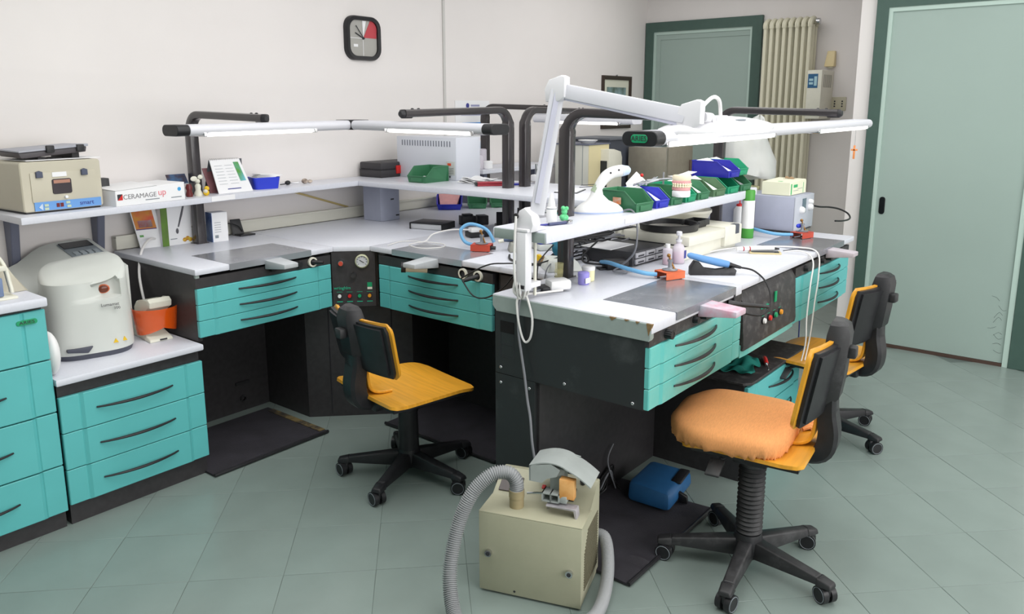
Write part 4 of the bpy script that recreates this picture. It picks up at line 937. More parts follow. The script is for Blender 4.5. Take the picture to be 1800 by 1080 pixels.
box('red_display', (.125, -.007, .020), (.137, -.005, .036), mat('dark_red', (110, 30, 36), .4), st); box('red_display', (.141, -.007, .020), (.153, -.005, .036), MATS['dark_red'], st)
for x, z in ((.085, .031), (.085, .017), (.172, .036), (.175, .020)): box('touch_key', (x-.008, -.007, z-.005), (x+.008, -.005, z+.005), mat('pale_key', (190, 205, 180), .5) if 'pale_key' not in MATS else MATS['pale_key'], st)
b = MB(); b.prism([(.055, .025), (.070, .040), (.070, .012)], -.007, -.005, 'y'); obj('arrow_mark', b, mat('pale_arrow', (196, 212, 230), .5), st)
txt('oven_lettering', 'smart', .026, INKB, st, (.25, -.0055, .028), FX)
tr = thing('folding_stand', 'dark folding stand with grey top and papers lying on the small oven', 'stand', (1.29, 3.53, ZS+.212), 6)
box('paper_sheet', (-.01, .0, 0), (.30, .2, .003), PAPER, tr)
b = MB(); b.hexa([(-.02, .01, .010), (.24, .0, .028), (.25, .2, .028), (-.01, .2, .014), (-.03, .01, .032), (.245, .0, .050), (.25, .2, .050), (-.02, .2, .036)], .003); obj('dark_body', b, mat('dark_grey_body', (80, 76, 80), .5), tr)
b = MB(); b.hexa([(-.03, .005, .0335), (.25, -.005, .0515), (.25, .2, .0515), (-.02, .2, .0375), (-.03, .005, .040), (.25, -.005, .062), (.25, .2, .058), (-.02, .2, .044)], .002); obj('grey_top', b, mat('light_grey_top', (168, 170, 180), .5), tr)
for x in (.09, .215):
    b = MB(); b.box((x-.016, -.010, .030), (x+.016, .006, .060), .004); obj('clip', b, PLBD, tr)
b = MB(); b.box((.05, .02, .003), (.08, .19, .012)); b.box((.19, .02, .003), (.22, .19, .03)); obj('runner', b, PLB, tr)
kb = thing('small_black_adapter', 'small black adapter standing between oven and carton', 'adapter', (1.60, 3.62, ZS)); box('casing', (0, 0, 0), (.045, .05, .115), PLBD, kb, .004)
ce = thing('long_carton', 'long white product carton with black lettering on the wall shelf', 'carton', (1.598, 3.475, ZS), 7)
b = MB(); b.prism([(0, 0), (.345, 0), (.345, .082), (0, .068)], 0, .20, 'y', .002, 1); obj('box', b, PAPER, ce)
b = MB(); b.hexa([(.0, .0, .069), (.2, .0, .0765), (.2, .19, .077), (.0, .19, .069), (.0, .0, .070), (.2, -.004, .080), (.2, .19, .088), (.0, .19, .080)], .001); obj('open_flap', b, PAPER, ce)
txt('carton_lettering', 'CERAMAGE', .030, mat('grey_letter', (140, 138, 142), .6), ce, (.115, -.0008, .038), FX, sx=1.05); txt('carton_lettering', 'up', .042, mat('pink_letter', (228, 130, 140), .6), ce, (.225, -.0008, .045), FX)
b = MB(); b.prism([(.008, .027), (.032, .027), (.032, .053)], -.001, 0, 'y'); obj('red_emblem', b, REDP, ce); b = MB(); b.prism([(.008, .027), (.032, .053), (.008, .053)], -.001, 0, 'y'); obj('grey_emblem', b, INK, ce)
b = MB(); b.cyl((.315, 0, .052), (.315, -.001, .052), .009, n=16); obj('blue_emblem', b, mat('cyan_mark', (70, 160, 215), .5), ce)
box('carton_small_print', (.14, -.0008, .016), (.21, 0, .020), KEYP, ce); box('carton_small_print', (.27, -.0008, .014), (.325, 0, .018), KEYP, ce)
# figurines and pots by the lamp post
f1 = thing('angel_figurine', 'cream winged figurine standing in front of the left lamp post', 'figurine', (2.055, 3.60, ZS))
b = MB(); b.lathe([(.018, 0), (.020, .012), (.012, .03), (.014, .05), (.008, .06)], n=12); b.ball((0, 0, .072), .012); obj('body', b, CREAM, f1)
b = MB(); b.ball((-.018, 0, .085), .018, 1, .3, .7); b.ball((.016, 0, .092), .014, 1, .3, .8); obj('wing', b, CREAM, f1)
f2 = thing('yellow_figurine', 'tiny yellow and cream figurine beside the winged one', 'figurine', (2.088, 3.585, ZS))
b = MB(); b.ball((0, 0, .014), .015); b.ball((.004, 0, .035), .012); obj('body', b, YEL, f2); b = MB(); b.ball((-.006, -.006, .022), .010); obj('belly', b, CREAM, f2)
f3 = thing('brown_jar', 'dark red-brown glass jar in front of the left lamp post', 'jar', (2.008, 3.60, ZS))
b = MB(); b.lathe([(.015, 0), (.018, .01), (.012, .03), (.017, .045), (.010, .062)], n=14); obj('glass', b, mat('maroon_glass', (98, 34, 36), .25), f3)
f4 = thing('postcard', 'small dark postcard leaning behind the left lamp post', 'postcard', (1.975, 3.72, ZS)); b = MB(); b.hexa([(0, 0, .05), (.10, 0, .055), (.10, .003, .055), (0, .003, .05), (0, .03, .10), (.10, .03, .10), (.10, .033, .10), (0, .033, .10)]); obj('card', b, mat('dark_print', (86, 52, 54), .5, var=.5, rgb2=(60, 120, 170), scale=16), f4)
f5 = thing('leaning_picture_card', 'maroon picture card leaning right of the left lamp post', 'card', (2.155, 3.66, ZS)); b = MB(); b.hexa([(0, 0, 0), (.05, 0, 0), (.05, .003, 0), (0, .003, 0), (-.02, .03, .125), (.03, .03, .125), (.03, .033, .125), (-.02, .033, .125)]); obj('card', b, mat('maroon_print', (128, 84, 88), .5, var=.3, scale=20), f5)
ca = thing('desk_calendar', 'white spiral desk calendar with blue and green picture on the wall shelf', 'calendar', (2.165, 3.60, ZS), 4)
b = MB(); b.hexa([(0, 0, 0), (.205, 0, 0), (.205, .004, 0), (0, .004, 0), (0, .06, .165), (.175, .06, .165), (.175, .064, .165), (0, .064, .165)]); obj('front_sheet', b, PAPER, ca)
b = MB(); b.hexa([(0, .12, 0), (.235, .12, 0), (.235, .123, 0), (0, .123, 0), (0, .066, .165), (.195, .066, .165), (.195, .068, .165), (0, .068, .165)]); obj('back_sheet', b, mat('grey_card', (90, 92, 98), .6), ca)
def oncal(x0, x1, z0, z1, m_, name):
    b = MB(); g = lambda x, z: (x*(1-.17*z/.165), .06*z/.165-.001, z); q = lambda x, z: (x*(1-.17*z/.165), .06*z/.165-.0025, z-.0)
    b.hexa([g(x0, z0), g(x1, z0), g(x1, z1), g(x0, z1), q(x0, z0), q(x1, z0), q(x1, z1), q(x0, z1)]); return obj(name, b, m_, ca)
oncal(.155, .19, .055, .150, mat('sky_and_grass', (96, 168, 70), .6, var=.2, rgb2=(110, 190, 220), scale=9), 'calendar_picture')
for xx in (.02, .09):
    for k in range(7): oncal(xx, xx+.05, .045+k*.015, .047+k*.015, mat('faint_print', (196, 200, 205), .7) if 'faint_print' not in MATS else MATS['faint_print'], 'calendar_line')
oncal(.06, .14, .018, .022, INKB, 'calendar_print')
b = MB()
for k in range(16): b.tube([(.006+k*.0108, .063+.006*math.cos(q*math.pi/4), .166+.006*math.sin(q*math.pi/4)) for q in range(8)], .0008, 4, True)
obj('wire_spiral', b, CHROME, ca)
def openbin(name, label, loc, rz, w_, d_, h_, m_, group=None, fill=None, cat='bin'):
    """stackable picking bin; open front faces -y, seen from local axes: w_ across x, d_ deep"""
    t = thing(name, label, cat, loc, rz, group); th = .003; b = MB()
    b.prism([(-w_/2*.86, 0), (w_/2*.86, 0), (w_/2*.86, d_), (-w_/2*.86, d_)], 0, th)
    for s_ in (-1, 1):
        xb, xt = s_*w_/2*.86, s_*w_/2
        P4 = [(xb, .0, 0), (xb, d_, 0), (xt, d_, h_), (xt, d_*.30, h_), (xt*.97, .0, h_*.42)]
        A = [b.b.verts.new(p) for p in P4]; B = [b.b.verts.new((p[0]-s_*th, p[1], p[2])) for p in P4]
        b.b.faces.new(A); b.b.faces.new(B[::-1])
        for i in range(5): b.b.faces.new((A[i], A[(i+1) % 5], B[(i+1) % 5], B[i]))
    b.box((-w_/2, d_-th, 0), (w_/2, d_, h_)); b.hexa([(-w_/2*.86, 0, 0), (w_/2*.86, 0, 0), (w_/2*.86, th, 0), (-w_/2*.86, th, 0), (-w_/2*.97, -.004, h_*.42), (w_/2*.97, -.004, h_*.42), (w_/2*.97, th-.004, h_*.42), (-w_/2*.97, th-.004, h_*.42)])
    obj('tray', b, m_, t)
    b = MB()
    for s_ in (-1, 1):
        x = s_*w_/2; b.tube([(x, d_, h_), (x, d_*.30, h_), (x*.97, 0, h_*.42)], .0032, 6)
    b.tube([(-w_/2, d_, h_), (w_/2, d_, h_)], .0032, 6); b.tube([(-w_/2*.97, -.003, h_*.42), (w_/2*.97, -.003, h_*.42)], .003, 6); b.box((-w_*.28, -.007, h_*.06), (w_*.28, -.001, h_*.32), .001); obj('rolled_rim', b, m_, t)
    if fill: 
        b = MB(); b.hexa([(-w_*.36, .02, h_*.3), (w_*.36, .02, h_*.3), (w_*.38, d_*.9, h_*.5), (-w_*.38, d_*.9, h_*.5), (-w_*.36, .02, h_*.34), (w_*.30, .03, h_*.36), (w_*.44, d_*.9, h_*1.12), (-w_*.44, d_*.9, h_*1.05)]); obj('contents', b, fill, t)
    return t
bb = thing('blue_box', 'open blue plastic box filled with papers on the wall shelf', 'box', (2.47, 3.665, ZS), -12)
b = MB(); b.ring_loft([rr_ for rr_ in ([(x*k, y*k, z) for x, y in rrect(.15, .11, .02, 3)] for k, z in ((.86, 0), (1.0, .062), (.95, .062), (.82, .005)))], caps=True); obj('tub', b, BINBL, bb)
b = MB()
for k in range(5): b.box((-.062+.004*k, -.045, .058+.004*k), (.058+.006*k, .045, .0605+.004*k), M=Matrix.Rotation(R(-6+3*k), 4, 'Z') @ Matrix.Rotation(R(2*k-4), 4, 'Y'))
obj('loose_papers', b, PAPER, bb)
ky = thing('key_bunch', 'dark knobbly trinket with chain lying right of the blue box', 'keys', (2.66, 3.72, ZS))
b = MB(); b.ball((0, 0, .013), .014, 1.2, 1, .9); b.tube([(-.05, 0, .006), (0, 0, .008)], .003, 6); obj('fob', b, PLB, ky); tub('chain', [(.015, 0, .01), (.04, .01, .008), (.07, -.005, .008)], .003, CHROME, ky)
k2 = thing('shell_trinket', 'small brown and cream shell trinket on the wall shelf', 'trinket', (2.775, 3.72, ZS))
b = MB(); b.ball((0, 0, .014), .016, 1.2, 1, .9); b.ball((.035, 0, .010), .012, 1.4, 1, .8); obj('shell', b, mat('mottled_shell', (110, 84, 70), .5, var=.5, rgb2=(220, 205, 190), scale=40), k2)
# under the wall shelf, on the worktop
br = thing('orange_brochure', 'yellow and orange photo brochure standing at the left end of the bench', 'brochure', (1.83, 3.77, H), -8)
b = MB(); b.hexa([(.0, 0, 0), (.105, 0, 0), (.105, .008, 0), (.0, .008, 0), (-.03, .02, .19), (.09, .02, .19), (.09, .028, .19), (-.03, .028, .19)]); obj('cover', b, PAPER, br)
def onb(x0, x1, z0, z1, m_, name):
    b = MB(); g = lambda x, z, o_: (x-.03*z/.19, .02*z/.19-o_, z); b.hexa([g(x0, z0, 0), g(x1, z0, 0), g(x1, z1, 0), g(x0, z1, 0), g(x0, z0, .0015), g(x1, z0, .0015), g(x1, z1, .0015), g(x0, z1, .0015)]); obj(name, b, m_, br)
onb(.004, .10, .095, .186, mat('orange_photo', (236, 170, 60), .6, var=.3, rgb2=(205, 84, 60), scale=18), 'cover_photo'); onb(.02, .085, .10, .135, mat('mixed_photo', (220, 214, 214), .6, var=.4, rgb2=(190, 60, 80), scale=30), 'cover_photo'); onb(.004, .10, .09, .095, mat('purple_band', (90, 60, 110), .6), 'cover_band'); onb(.012, .03, .055, .065, GRNP, 'cover_mark')
wb1 = thing('brush_box', 'white and green product box with a brush picture beside the lamp post', 'box', (1.925, 3.735, H), 0)
box('carton', (0, 0, 0), (.155, .05, .235), PAPER, wb1, .001)
box('green_side', (-.001, -.001, 0), (.032, .001, .235), mat('lime_print', (112, 160, 52), .6, var=.2, rgb2=(90, 110, 60), scale=14), wb1)
b = MB(); b.tube([(.125, -.002, .215), (.105, -.002, .15), (.085, -.002, .09)], [.004, .005, .003], 8); b.ball((.078, -.002, .07), .010, .7, .15, 1.4); obj('brush_picture', b, mat('brush_print', (84, 84, 90), .5), wb1)
b = MB(); 
for (x, z) in ((.115, .022), (.13, .028), (.145, .02)): b.ball((x, 0, z), .012, 1, .1, .9)
obj('fruit_picture', b, mat('fruit_print', (206, 96, 44), .5, var=.4, rgb2=(220, 190, 60), scale=60), wb1); box('print_line', (.05, -.001, .205), (.08, 0, .213), KEYP, wb1); box('print_line', (.04, -.001, .03), (.075, 0, .034), KEYP, wb1)
wb2 = thing('slim_box', 'slim white and blue carton standing right of the lamp post', 'box', (2.15, 3.66, H), -6)
box('carton', (0, 0, 0), (.082, .07, .15), PAPER, wb2, .001); b = MB(); b.box((-.001, .0, .0), (.001, .07, .15)); obj('blue_side', b, mat('blue_print', (60, 96, 170), .6, var=.2, rgb2=(180, 200, 230), scale=12), wb2)
b = MB(); 
for k in range(5): b.box((.012, -.001, .05+k*.012), (.045, 0, .052+k*.012))
b.box((.012, -.001, .02), (.03, 0, .035)); obj('small_print', b, KEYP, wb2)
cg = thing('black_charger', 'black charger leaning against the trunking on the wall bench', 'charger', (2.33, 3.74, H))
b = MB(); b.hexa([(0, .03, 0), (.06, .01, 0), (.07, .03, 0), (.01, .05, 0), (.0, .05, .085), (.055, .04, .085), (.06, .05, .085), (.005, .06, .085)], .003); b.box((.01, -.03, 0), (.10, .03, .008), .002); obj('casing', b, PLB, cg)
tub('cord', [(-.14, .03, .055), (-.08, .02, .07), (-.02, .02, .07), (.03, .02, .05), (.05, .015, .02)], .003, CABK, cg)

# ------------------------------------------------------------------ on the peninsula shelf
cs_ = thing('black_case', 'flat black plastic case with red latch on the shelf corner', 'case', (3.275, 3.635, ZS), 0)
b = MB(); b.box((.0, .0, 0), (.40, .20, .046), .008); b.box((.002, .002, .0465), (.398, .198, .092), .010); obj('shell', b, mat('charcoal_plastic', (56, 54, 57), .5), cs_)
box('seam', (.001, .001, .0445), (.399, .199, .0475), INK, cs_)
b = MB(); b.box((.125, -.006, .020), (.165, .004, .070), .002); obj('red_latch', b, REDP, cs_)
ov = thing('white_oven', 'large white metal box with vent slots on the peninsula shelf', 'oven', (3.435, 3.16, ZS))
OX, OY, OZ = .215, .50, .25
box('casing', (0, 0, .0), (OX, OY, OZ), mat('white_enamel', (214, 217, 226), .4), ov, .004)
b = MB()
for k in range(19): y = .045+k*.0222; b.box((-.0015, y, OZ-.055), (0, y+.007, OZ-.022))
obj('vent_slots', b, mat('vent_dark', (120, 124, 136), .6), ov)
box('rating_label', (-.002, .010, .03), (0, .080, .11), mat('pale_label', (206, 208, 205), .6), ov); box('red_label_mark', (-.003, .040, .085), (-.0015, .068, .10), mat('orange_red', (226, 84, 50), .5), ov)
b = MB()
for k in range(4): b.box((-.003, .02, .04+k*.010), (-.0015, .07, .0415+k*.010))
b.ball((-.002, .05, .02), .006, .2); b.ball((-.002, .09, .02), .006, .2); obj('label_print', b, INK, ov)
openbin('storage_bin', 'dusty dark green storage bin with white bits before the white oven', (3.20, 3.25, ZS), -88, .15, .19, .088, BING, fill=None)
b = MB(); 
for k in range(4): b.ball((3.235+.03*k, 3.25+.03*math.sin(k*3), ZS+.025), .012, 1.4, 1, .8)
tag(obj('cotton_lumps', b, PAPER), 'white cotton lumps inside the green bin before the white oven', 'cotton')
pp = thing('crumpled_papers', 'crumpled white papers lying behind the green bin', 'paper', (3.40, 2.98, ZS))
b = MB()
for k in range(5): b.sheet(lambda u, v: (-.06+.12*u+.01*k, -.09+.18*v, .004+.005*k+.008*math.sin(7*u+k)*math.cos(6*v+k)), 8, 8, .001)
obj('sheet', b, PAPER, pp)
rw = thing('red_wallet', 'folded wine-red leather pouch on the peninsula shelf', 'pouch', (3.34, 2.80, ZS), -40)
b = MB(); b.box((-.09, -.025, .0), (.07, .035, .011), .004); b.box((-.09, -.022, .012), (.075, .035, .022), .004); obj('leather', b, REDV, rw); b = MB(); b.cyl((-.09, -.02, .011), (-.09, .03, .011), .011, n=12); obj('dark_fold', b, PLB, rw)
bn = thing('blue_folder', 'thin blue folder behind the red pouch at the lamp posts', 'folder', (3.42, 2.76, ZS), -40); box('cover', (-.08, -.02, 0), (.10, .05, .008), BINB, bn, .002)
yb = thing('yellow_bottle', 'small white bottle with yellow cap between the lamp posts', 'bottle', (3.50, 2.72, ZS)); b = MB(); b.lathe([(.014, 0), (.014, .03), (.008, .035)], n=12); obj('body', b, WHITE, yb); b = MB(); b.lathe([(.009, .035), (.009, .05)], n=12); obj('cap', b, YEL, yb)
dn = thing('dental_articulator', 'small metal articulator with white plaster on the far side of the shelf', 'articulator', (3.60, 2.70, ZS))
b = MB(); b.cyl((0, 0, 0), (0, 0, .11), .005, n=8); b.tube([(0, 0, .10), (.04, -.02, .11)], .005, 6); b.box((-.03, -.03, 0), (.03, .03, .01), .003); obj('frame', b, CHROME, dn); b = MB(); b.box((-.025, -.03, .012), (.03, .02, .05), .006); obj('plaster', b, PAPER, dn)
nb = thing('thin_notebook', 'dark-edged notebook lying open on the peninsula shelf behind the arm lamp', 'notebook', (3.36, 2.30, ZS), 20); box('cover', (-.09, -.06, 0), (.10, .06, .004), PLB, nb); box('pages', (-.085, -.055, .004), (.095, .055, .009), PAPER, nb)
gl = thing('wire_glasses', 'pair of wire-rimmed glasses on the peninsula shelf', 'glasses', (3.50, 2.20, ZS), 30)
b = MB()
for x in (-.03, .03): b.tube([(x+.024*math.cos(q*math.pi/8), 0, .022+.018*math.sin(q*math.pi/8)) for q in range(16)], .0018, 5, True)
b.tube([(-.055, 0, .03), (-.055, .11, .02)], .0018, 5); b.tube([(.055, 0, .03), (.055, .11, .02)], .0018, 5); obj('frame', b, INK, gl)

# ------------------------------------------------------------------ below the peninsula shelf
openbin('storage_bin', 'blue storage bin under the peninsula shelf near the back wall', (3.84, 3.60, H), -48, .17, .19, .085, BINB, fill=PINKW)
openbin('storage_bin', 'dark green bin directly right of the blue bin under the shelf', (4.01, 3.50, H), -48, .13, .16, .075, BING)
openbin('storage_bin', 'last green bin in the row under the peninsula shelf', (4.15, 3.42, H), -48, .13, .16, .07, BING)
ds = thing('flat_device', 'flat black and silver device on the corner worktop', 'device', (3.10, 3.21, H), -75)
b = MB(); b.box((0, 0, .002), (.20, .15, .032), .002); obj('case', b, mat('silver_front', (196, 198, 202), .4), ds); b = MB(); b.box((-.004, -.004, .032), (.204, .15, .038), .002); b.box((-.004, -.004, 0), (.004, .15, .036)); b.box((.2, -.004, 0), (.206, .15, .036)); obj('dark_lid', b, PLB, ds)
ad = thing('black_transformers', 'two black plug transformers beside the flat silver device', 'transformer', (3.36, 3.05, H), -30)
b = MB(); b.box((0, 0, 0), (.085, .07, .055), .004); b.box((.015, .01, .055), (.07, .06, .065), .003); obj('block', b, PLB, ad); b = MB(); b.box((.10, -.01, 0), (.16, .06, .055), .005); obj('block', b, PLBD, ad)
ad2 = thing('tilted_black_stand', 'tilted black handpiece stand left of the lamp posts', 'stand', (3.44, 2.86, H), -50)
b = MB(); b.hexa([(0, 0, .01), (.07, 0, .01), (.07, .07, .01), (0, .07, .01), (.0, .03, .085), (.07, .03, .085), (.07, .04, .085), (.0, .04, .085)], .003); b.box((-.01, -.06, 0), (.10, .08, .014), .004); obj('frame', b, PLB, ad2)
for i_, (x, y) in enumerate(((3.40, 2.68), (3.47, 2.60))):
    a_ = thing('articulator', ('brass and steel articulator standing behind the red gas unit' if i_ == 0 else 'dark steel articulator beside the blue cloth'), 'articulator', (x, y, H))
    b = MB(); b.box((-.035, -.03, .0), (.035, .03, .012), .003); b.cyl((-.02, 0, .01), (-.02, 0, .09), .006, n=8); b.tube([(-.02, 0, .085), (.03, .01, .075)], .006, 8); b.cyl((.01, 0, .01), (.014, 0, .13), .008, .006, n=8); obj('frame', b, PLBD if i_ else STEEL, a_)
bc = thing('blue_apparatus', 'blue-topped grey apparatus half hidden under the island shelf', 'apparatus', (3.10, 2.22, H), -30)
b = MB(); b.box((-.10, -.07, 0), (.16, .09, .03), .01); obj('base', b, OFFW, bc); b = MB(); b.hexa([(-.10, -.06, .03), (.16, -.07, .03), (.16, .09, .03), (-.09, .08, .03), (-.08, -.04, .075), (.14, -.05, .06), (.14, .06, .06), (-.07, .05, .075)], .012); obj('hood', b, BINB, bc)
bc2 = thing('blue_cap_device', 'rounded blue plastic lid on the worktop beside the lamp posts', 'lid', (3.42, 2.42, H), 0); b = MB(); b.ball((0, 0, .0), .10, 1.3, .8, .62, 20, 12); vs = [v for v in b.b.verts if v.co.z < .001]
for v in vs: v.co.z = .001
obj('lid', b, BINB, bc2)
wt1 = thing('waxer_station', 'white and black waxing unit with blue handpiece hose on the peninsula', 'device', (3.06, 2.72, H), -25); b = MB(); b.box((0, 0, 0), (.11, .08, .03), .006); obj('case', b, PLB, wt1); b = MB(); b.box((.0, -.01, .03), (.07, .04, .055), .008); obj('white_plug', b, WHITE, wt1)
tub('cord', [(.0, .01, .045), (-.10, .02, .05), (-.20, .02, .035), (-.26, -.03, .01), (-.30, -.02, .004)], .004, CABW, wt1)
tub('coiled_cord', [(-.26, -.03, .006), (-.20, -.12, .004), (-.24, -.20, .004), (-.34, -.18, .004), (-.36, -.06, .004), (-.28, -.01, .006), (-.36, .05, .004), (-.46, -.03, .004)], .0028, CABW, wt1)
def gas_unit(label, loc, rz, m_, hose=None, s_=1.0):
    t = thing('gas_burner', label, 'burner', loc, rz)
    b = MB(); w_, d_, h_ = .095*s_, .075*s_, .034*s_
    b.box((0, 0, .004), (w_, .003, h_)); b.box((0, 0, h_-.003), (w_, d_, h_), .001); b.box((0, d_-.003, .004), (w_, d_, h_)); obj('bracket', b, m_, t)
    b = MB()
    for x in (.012, w_-.012):
        for y in (.012, d_-.012): b.cyl((x, y, 0), (x, y, .006), .006, n=8)
    b.cyl((w_*.7, d_*.45, .018), (w_+.02, d_*.5, .016), .009, n=10); obj('valve', b, PLBD, t)
    b = MB(); b.lathe([(.030*s_, 0), (.032*s_, .004), (.012, .008), (.008, .012), (.008, .035), (.011, .036), (.011, .045)], (w_*.5, d_*.5, h_), 18); obj('burner_dish', b, STEELD, t)
    b = MB(); b.tube([(w_*.5+.02, d_*.4, h_), (w_*.5+.005, d_*.5, h_+.035), (w_*.5-.005, d_*.55, h_+.06)], .004, 6); b.ball((w_*.5-.005, d_*.55, h_+.06), .008); obj('pilot_arm', b, mat('brass', (150, 110, 60), .35, metal=.8) if 'brass' not in MATS else MATS['brass'], t)
    if hose: tub('blue_hose', hose, .0085, HOSEB, t, 10)
    return t
g1 = gas_unit('red gas burner with blue hose on the peninsula worktop', (2.765, 2.46, H), -62, REDB, [(.02, .08, .018), (-.05, .10, .03), (-.075, .115, .085), (-.03, .13, .115), (.05, .13, .09), (.09, .12, .03)])
g2 = gas_unit('orange gas burner on the near steel plate of the island', (2.765, 1.425, H), -22, ORB, [(-.0, .06, .018), (-.04, .09, .022), (-.07, .17, .03), (-.09, .26, .04), (-.08, .33, .03)])
g3 = gas_unit('red-orange gas burner on the far steel plate of the island', (4.10, 1.345, H), -16, REDB, [(-.0, .06, .02), (-.08, .12, .025), (-.10, .28, .04), (-.09, .42, .03)])
b = MB(); b.ball((.05, .06, .062), .02, 1, .6, .6); obj('blue_valve', b, BINBL, g3)
dg = thing('grey_handpiece_unit', 'grey handpiece holder with dark blue handpiece beside the red burner', 'device', (2.86, 2.30, H), -45)
b = MB(); b.hexa([(0, 0, 0), (.10, 0, 0), (.10, .09, 0), (0, .09, 0), (.01, .01, .045), (.09, .01, .035), (.09, .08, .035), (.01, .08, .045)], .006); obj('holder', b, mat('warm_grey', (150, 150, 142), .5), dg)
b = MB(); b.tube([(-.02, .06, .05), (.0, .06, .055), (.14, .05, .085)], [.006, .013, .015], 12); obj('handpiece', b, mat('slate_blue', (78, 92, 118), .45), dg); b = MB(); b.cyl((-.045, .06, .045), (-.02, .06, .05), .009, n=10); obj('handpiece_tip', b, CREAM, dg)
cdm = thing('black_desk_cables', 'black cables running over the worktop edge to the suction ports', 'cables')
tub('cable', [(2.50, 2.28, .862), (2.53, 2.16, .93), (2.60, 2.10, .935), (2.75, 1.99, .925), (2.95, 1.93, .925)], .0032, CABK, cdm)
tub('cable', [(2.50, 2.28, .862), (2.485, 2.20, .80), (2.46, 2.10, .81), (2.45, 2.00, .87), (2.47, 1.93, .95), (2.62, 1.92, .96), (2.74, 1.88, .98)], .0032, CABK, cdm)
tub('cable', [(2.52, 1.88, .50), (2.53, 1.89, .70), (2.56, 1.91, .93), (2.70, 1.98, .97), (2.86, 1.96, 1.06), (2.9, 1.9, 1.11)], .0032, CABK, cdm)
tub('cable', [(2.54, 1.87, .50), (2.555, 1.88, .75), (2.58, 1.88, .93), (2.68, 1.90, .96)], .0028, CABG, cdm)
tub('cable', [(2.80, 2.25, .925), (2.72, 2.18, .926), (2.68, 2.08, .926), (2.72, 1.96, .926), (2.80, 1.89, .927)], .005, CABK, cdm)
wd = thing('white_desk_device', 'low white device with blue print left of the near lamp post', 'device', (2.66, 1.93, H), -40)
b = MB(); b.hexa([(-.02, -.07, 0), (.14, -.07, 0), (.14, .06, 0), (-.02, .06, 0), (.0, -.05, .05), (.12, -.05, .04), (.12, .05, .045), (.0, .05, .055)], .008); obj('case', b, OFFW, wd); box('blue_print', (.03, -.066, .02), (.07, -.062, .026), BINBL, wd)
jr = thing('amber_plastic_cups', 'stack of two yellowed clear cups beside the near lamp post', 'cups', (2.53, 1.78, H)); b = MB(); b.lathe([(.015, 0), (.019, .04)], n=16); b.lathe([(.015, .025), (.018, .065)], (.01, .005, 0), 16); obj('cup', b, mat('amber_clear', (222, 216, 160), .25, alpha=.28), jr)
yk = thing('yellow_grip_tool', 'tool with bright yellow grip beneath the island shelf', 'tool', (2.72, 2.03, H), 10); b = MB(); b.cyl((0, 0, .03), (.02, 0, .03), .014, n=12); obj('grip', b, YEL, yk); b = MB(); b.cyl((.02, 0, .03), (.07, 0, .02), .006, n=8); b.box((-.005, -.012, 0), (.07, .012, .018), .003); obj('shaft', b, CARD, yk)

# ------------------------------------------------------------------ on the island shelf
bw = thing('white_nozzle_bottle', 'white bottle with pointed nozzle on the near end of the island shelf', 'bottle', (2.40, 1.725, ZS)); b = MB(); b.lathe([(.019, 0), (.020, .003), (.020, .055), (.017, .060)], n=20); obj('body', b, WHITE, bw); b = MB(); b.lathe([(.015, .060), (.014, .072), (.006, .105), (.003, .112)], n=16); obj('nozzle', b, WHITE, bw); b = MB(); b.lathe([(.0204, .052), (.0204, .055)], n=20); obj('grey_ring', b, KEYP, bw)
gf = thing('green_lump', 'small green wax figure next to the near lamp post', 'figurine', (2.475, 1.72, ZS)); b = MB(); b.ball((0, 0, .012), .018, 1, 1, .8); b.ball((.002, 0, .034), .012, 1, 1, 1.1); b.ball((-.006, 0, .048), .009); b.ball((.012, -.004, .046), .008); obj('wax', b, mat('mint_wax', (96, 196, 134), .35, var=.2, scale=60), gf)
pe = thing('pens', 'blue-grey pens lying at the foot of the arm lamp', 'pens', (2.33, 1.69, ZS)); b = MB(); b.cyl((-.09, .02, .005), (.05, -.02, .005), .004, n=8); obj('pen', b, INKB, pe); b = MB(); b.cyl((-.01, -.01, .006), (.09, -.035, .006), .006, n=8); obj('pen', b, mat('slate_pen', (70, 76, 110), .4), pe); b = MB(); b.box((.07, -.045, 0), (.095, -.02, .014), .002); obj('clip', b, CHROME, pe)
# cordless lamp on charging base
cl = thing('handheld_curing_light', 'white handheld curing light standing in its wide charging base', 'curing light', (2.745, 1.735, ZS), -38)
b = MB(); rings = []
for k, z, dx in ((1.0, .0, 0), (1.0, .010, 0), (.97, .018, 0), (.80, .034, -.0), (.45, .052, -.006), (.26, .075, -.010), (.22, .095, -.010)):
    rings.append([(.105*k*math.cos(2*math.pi*i/24)+dx, (.055*k+.006*(k < .5))*math.sin(2*math.pi*i/24), z) for i in range(24)])
b.ring_loft(rings); obj('charging_base', b, WHITE, cl); b = MB(); b.ring_loft([[(.106*math.cos(2*math.pi*i/24), .056*math.sin(2*math.pi*i/24), z) for i in range(24)] for z in (.0015, .008)]); obj('blue_base_ring', b, mat('pale_blue', (170, 186, 222), .5), cl)
b = MB(); b.tube(smoothpath([(-.012, 0, .09), (.005, 0, .12), (.03, 0, .15), (.06, 0, .166), (.10, 0, .172)], 5), [.018+.006*min(1, k/10) for k in range(21)], 16); h_ = obj('handle', b, WHITE, cl)
b = MB(); b.tube([(.095, 0, .171), (.125, 0, .172), (.132, 0, .171)], [.0245, .018, .010], 16); obj('blue_tip', b, mat('tip_blue', (196, 214, 240), .4), cl)
b = MB(); b.tube([(-.022, .0, .085), (.0, 0, .118), (.022, 0, .142)], .017, 12); obj('green_back', b, mat('sage_strip', (160, 176, 150), .5), cl)
b = MB(); b.ball((.04, -.024, .165), .004); b.ball((.075, -.024, .176), .004); obj('button', b, INK, cl)
tub('cord', [(.10, -.01, .006), (.13, -.03, .012), (.145, -.05, -.02), (.15, -.055, -.10), (.14, -.045, -.17), (.10, .0, -.23)], .004, CABG, cl)
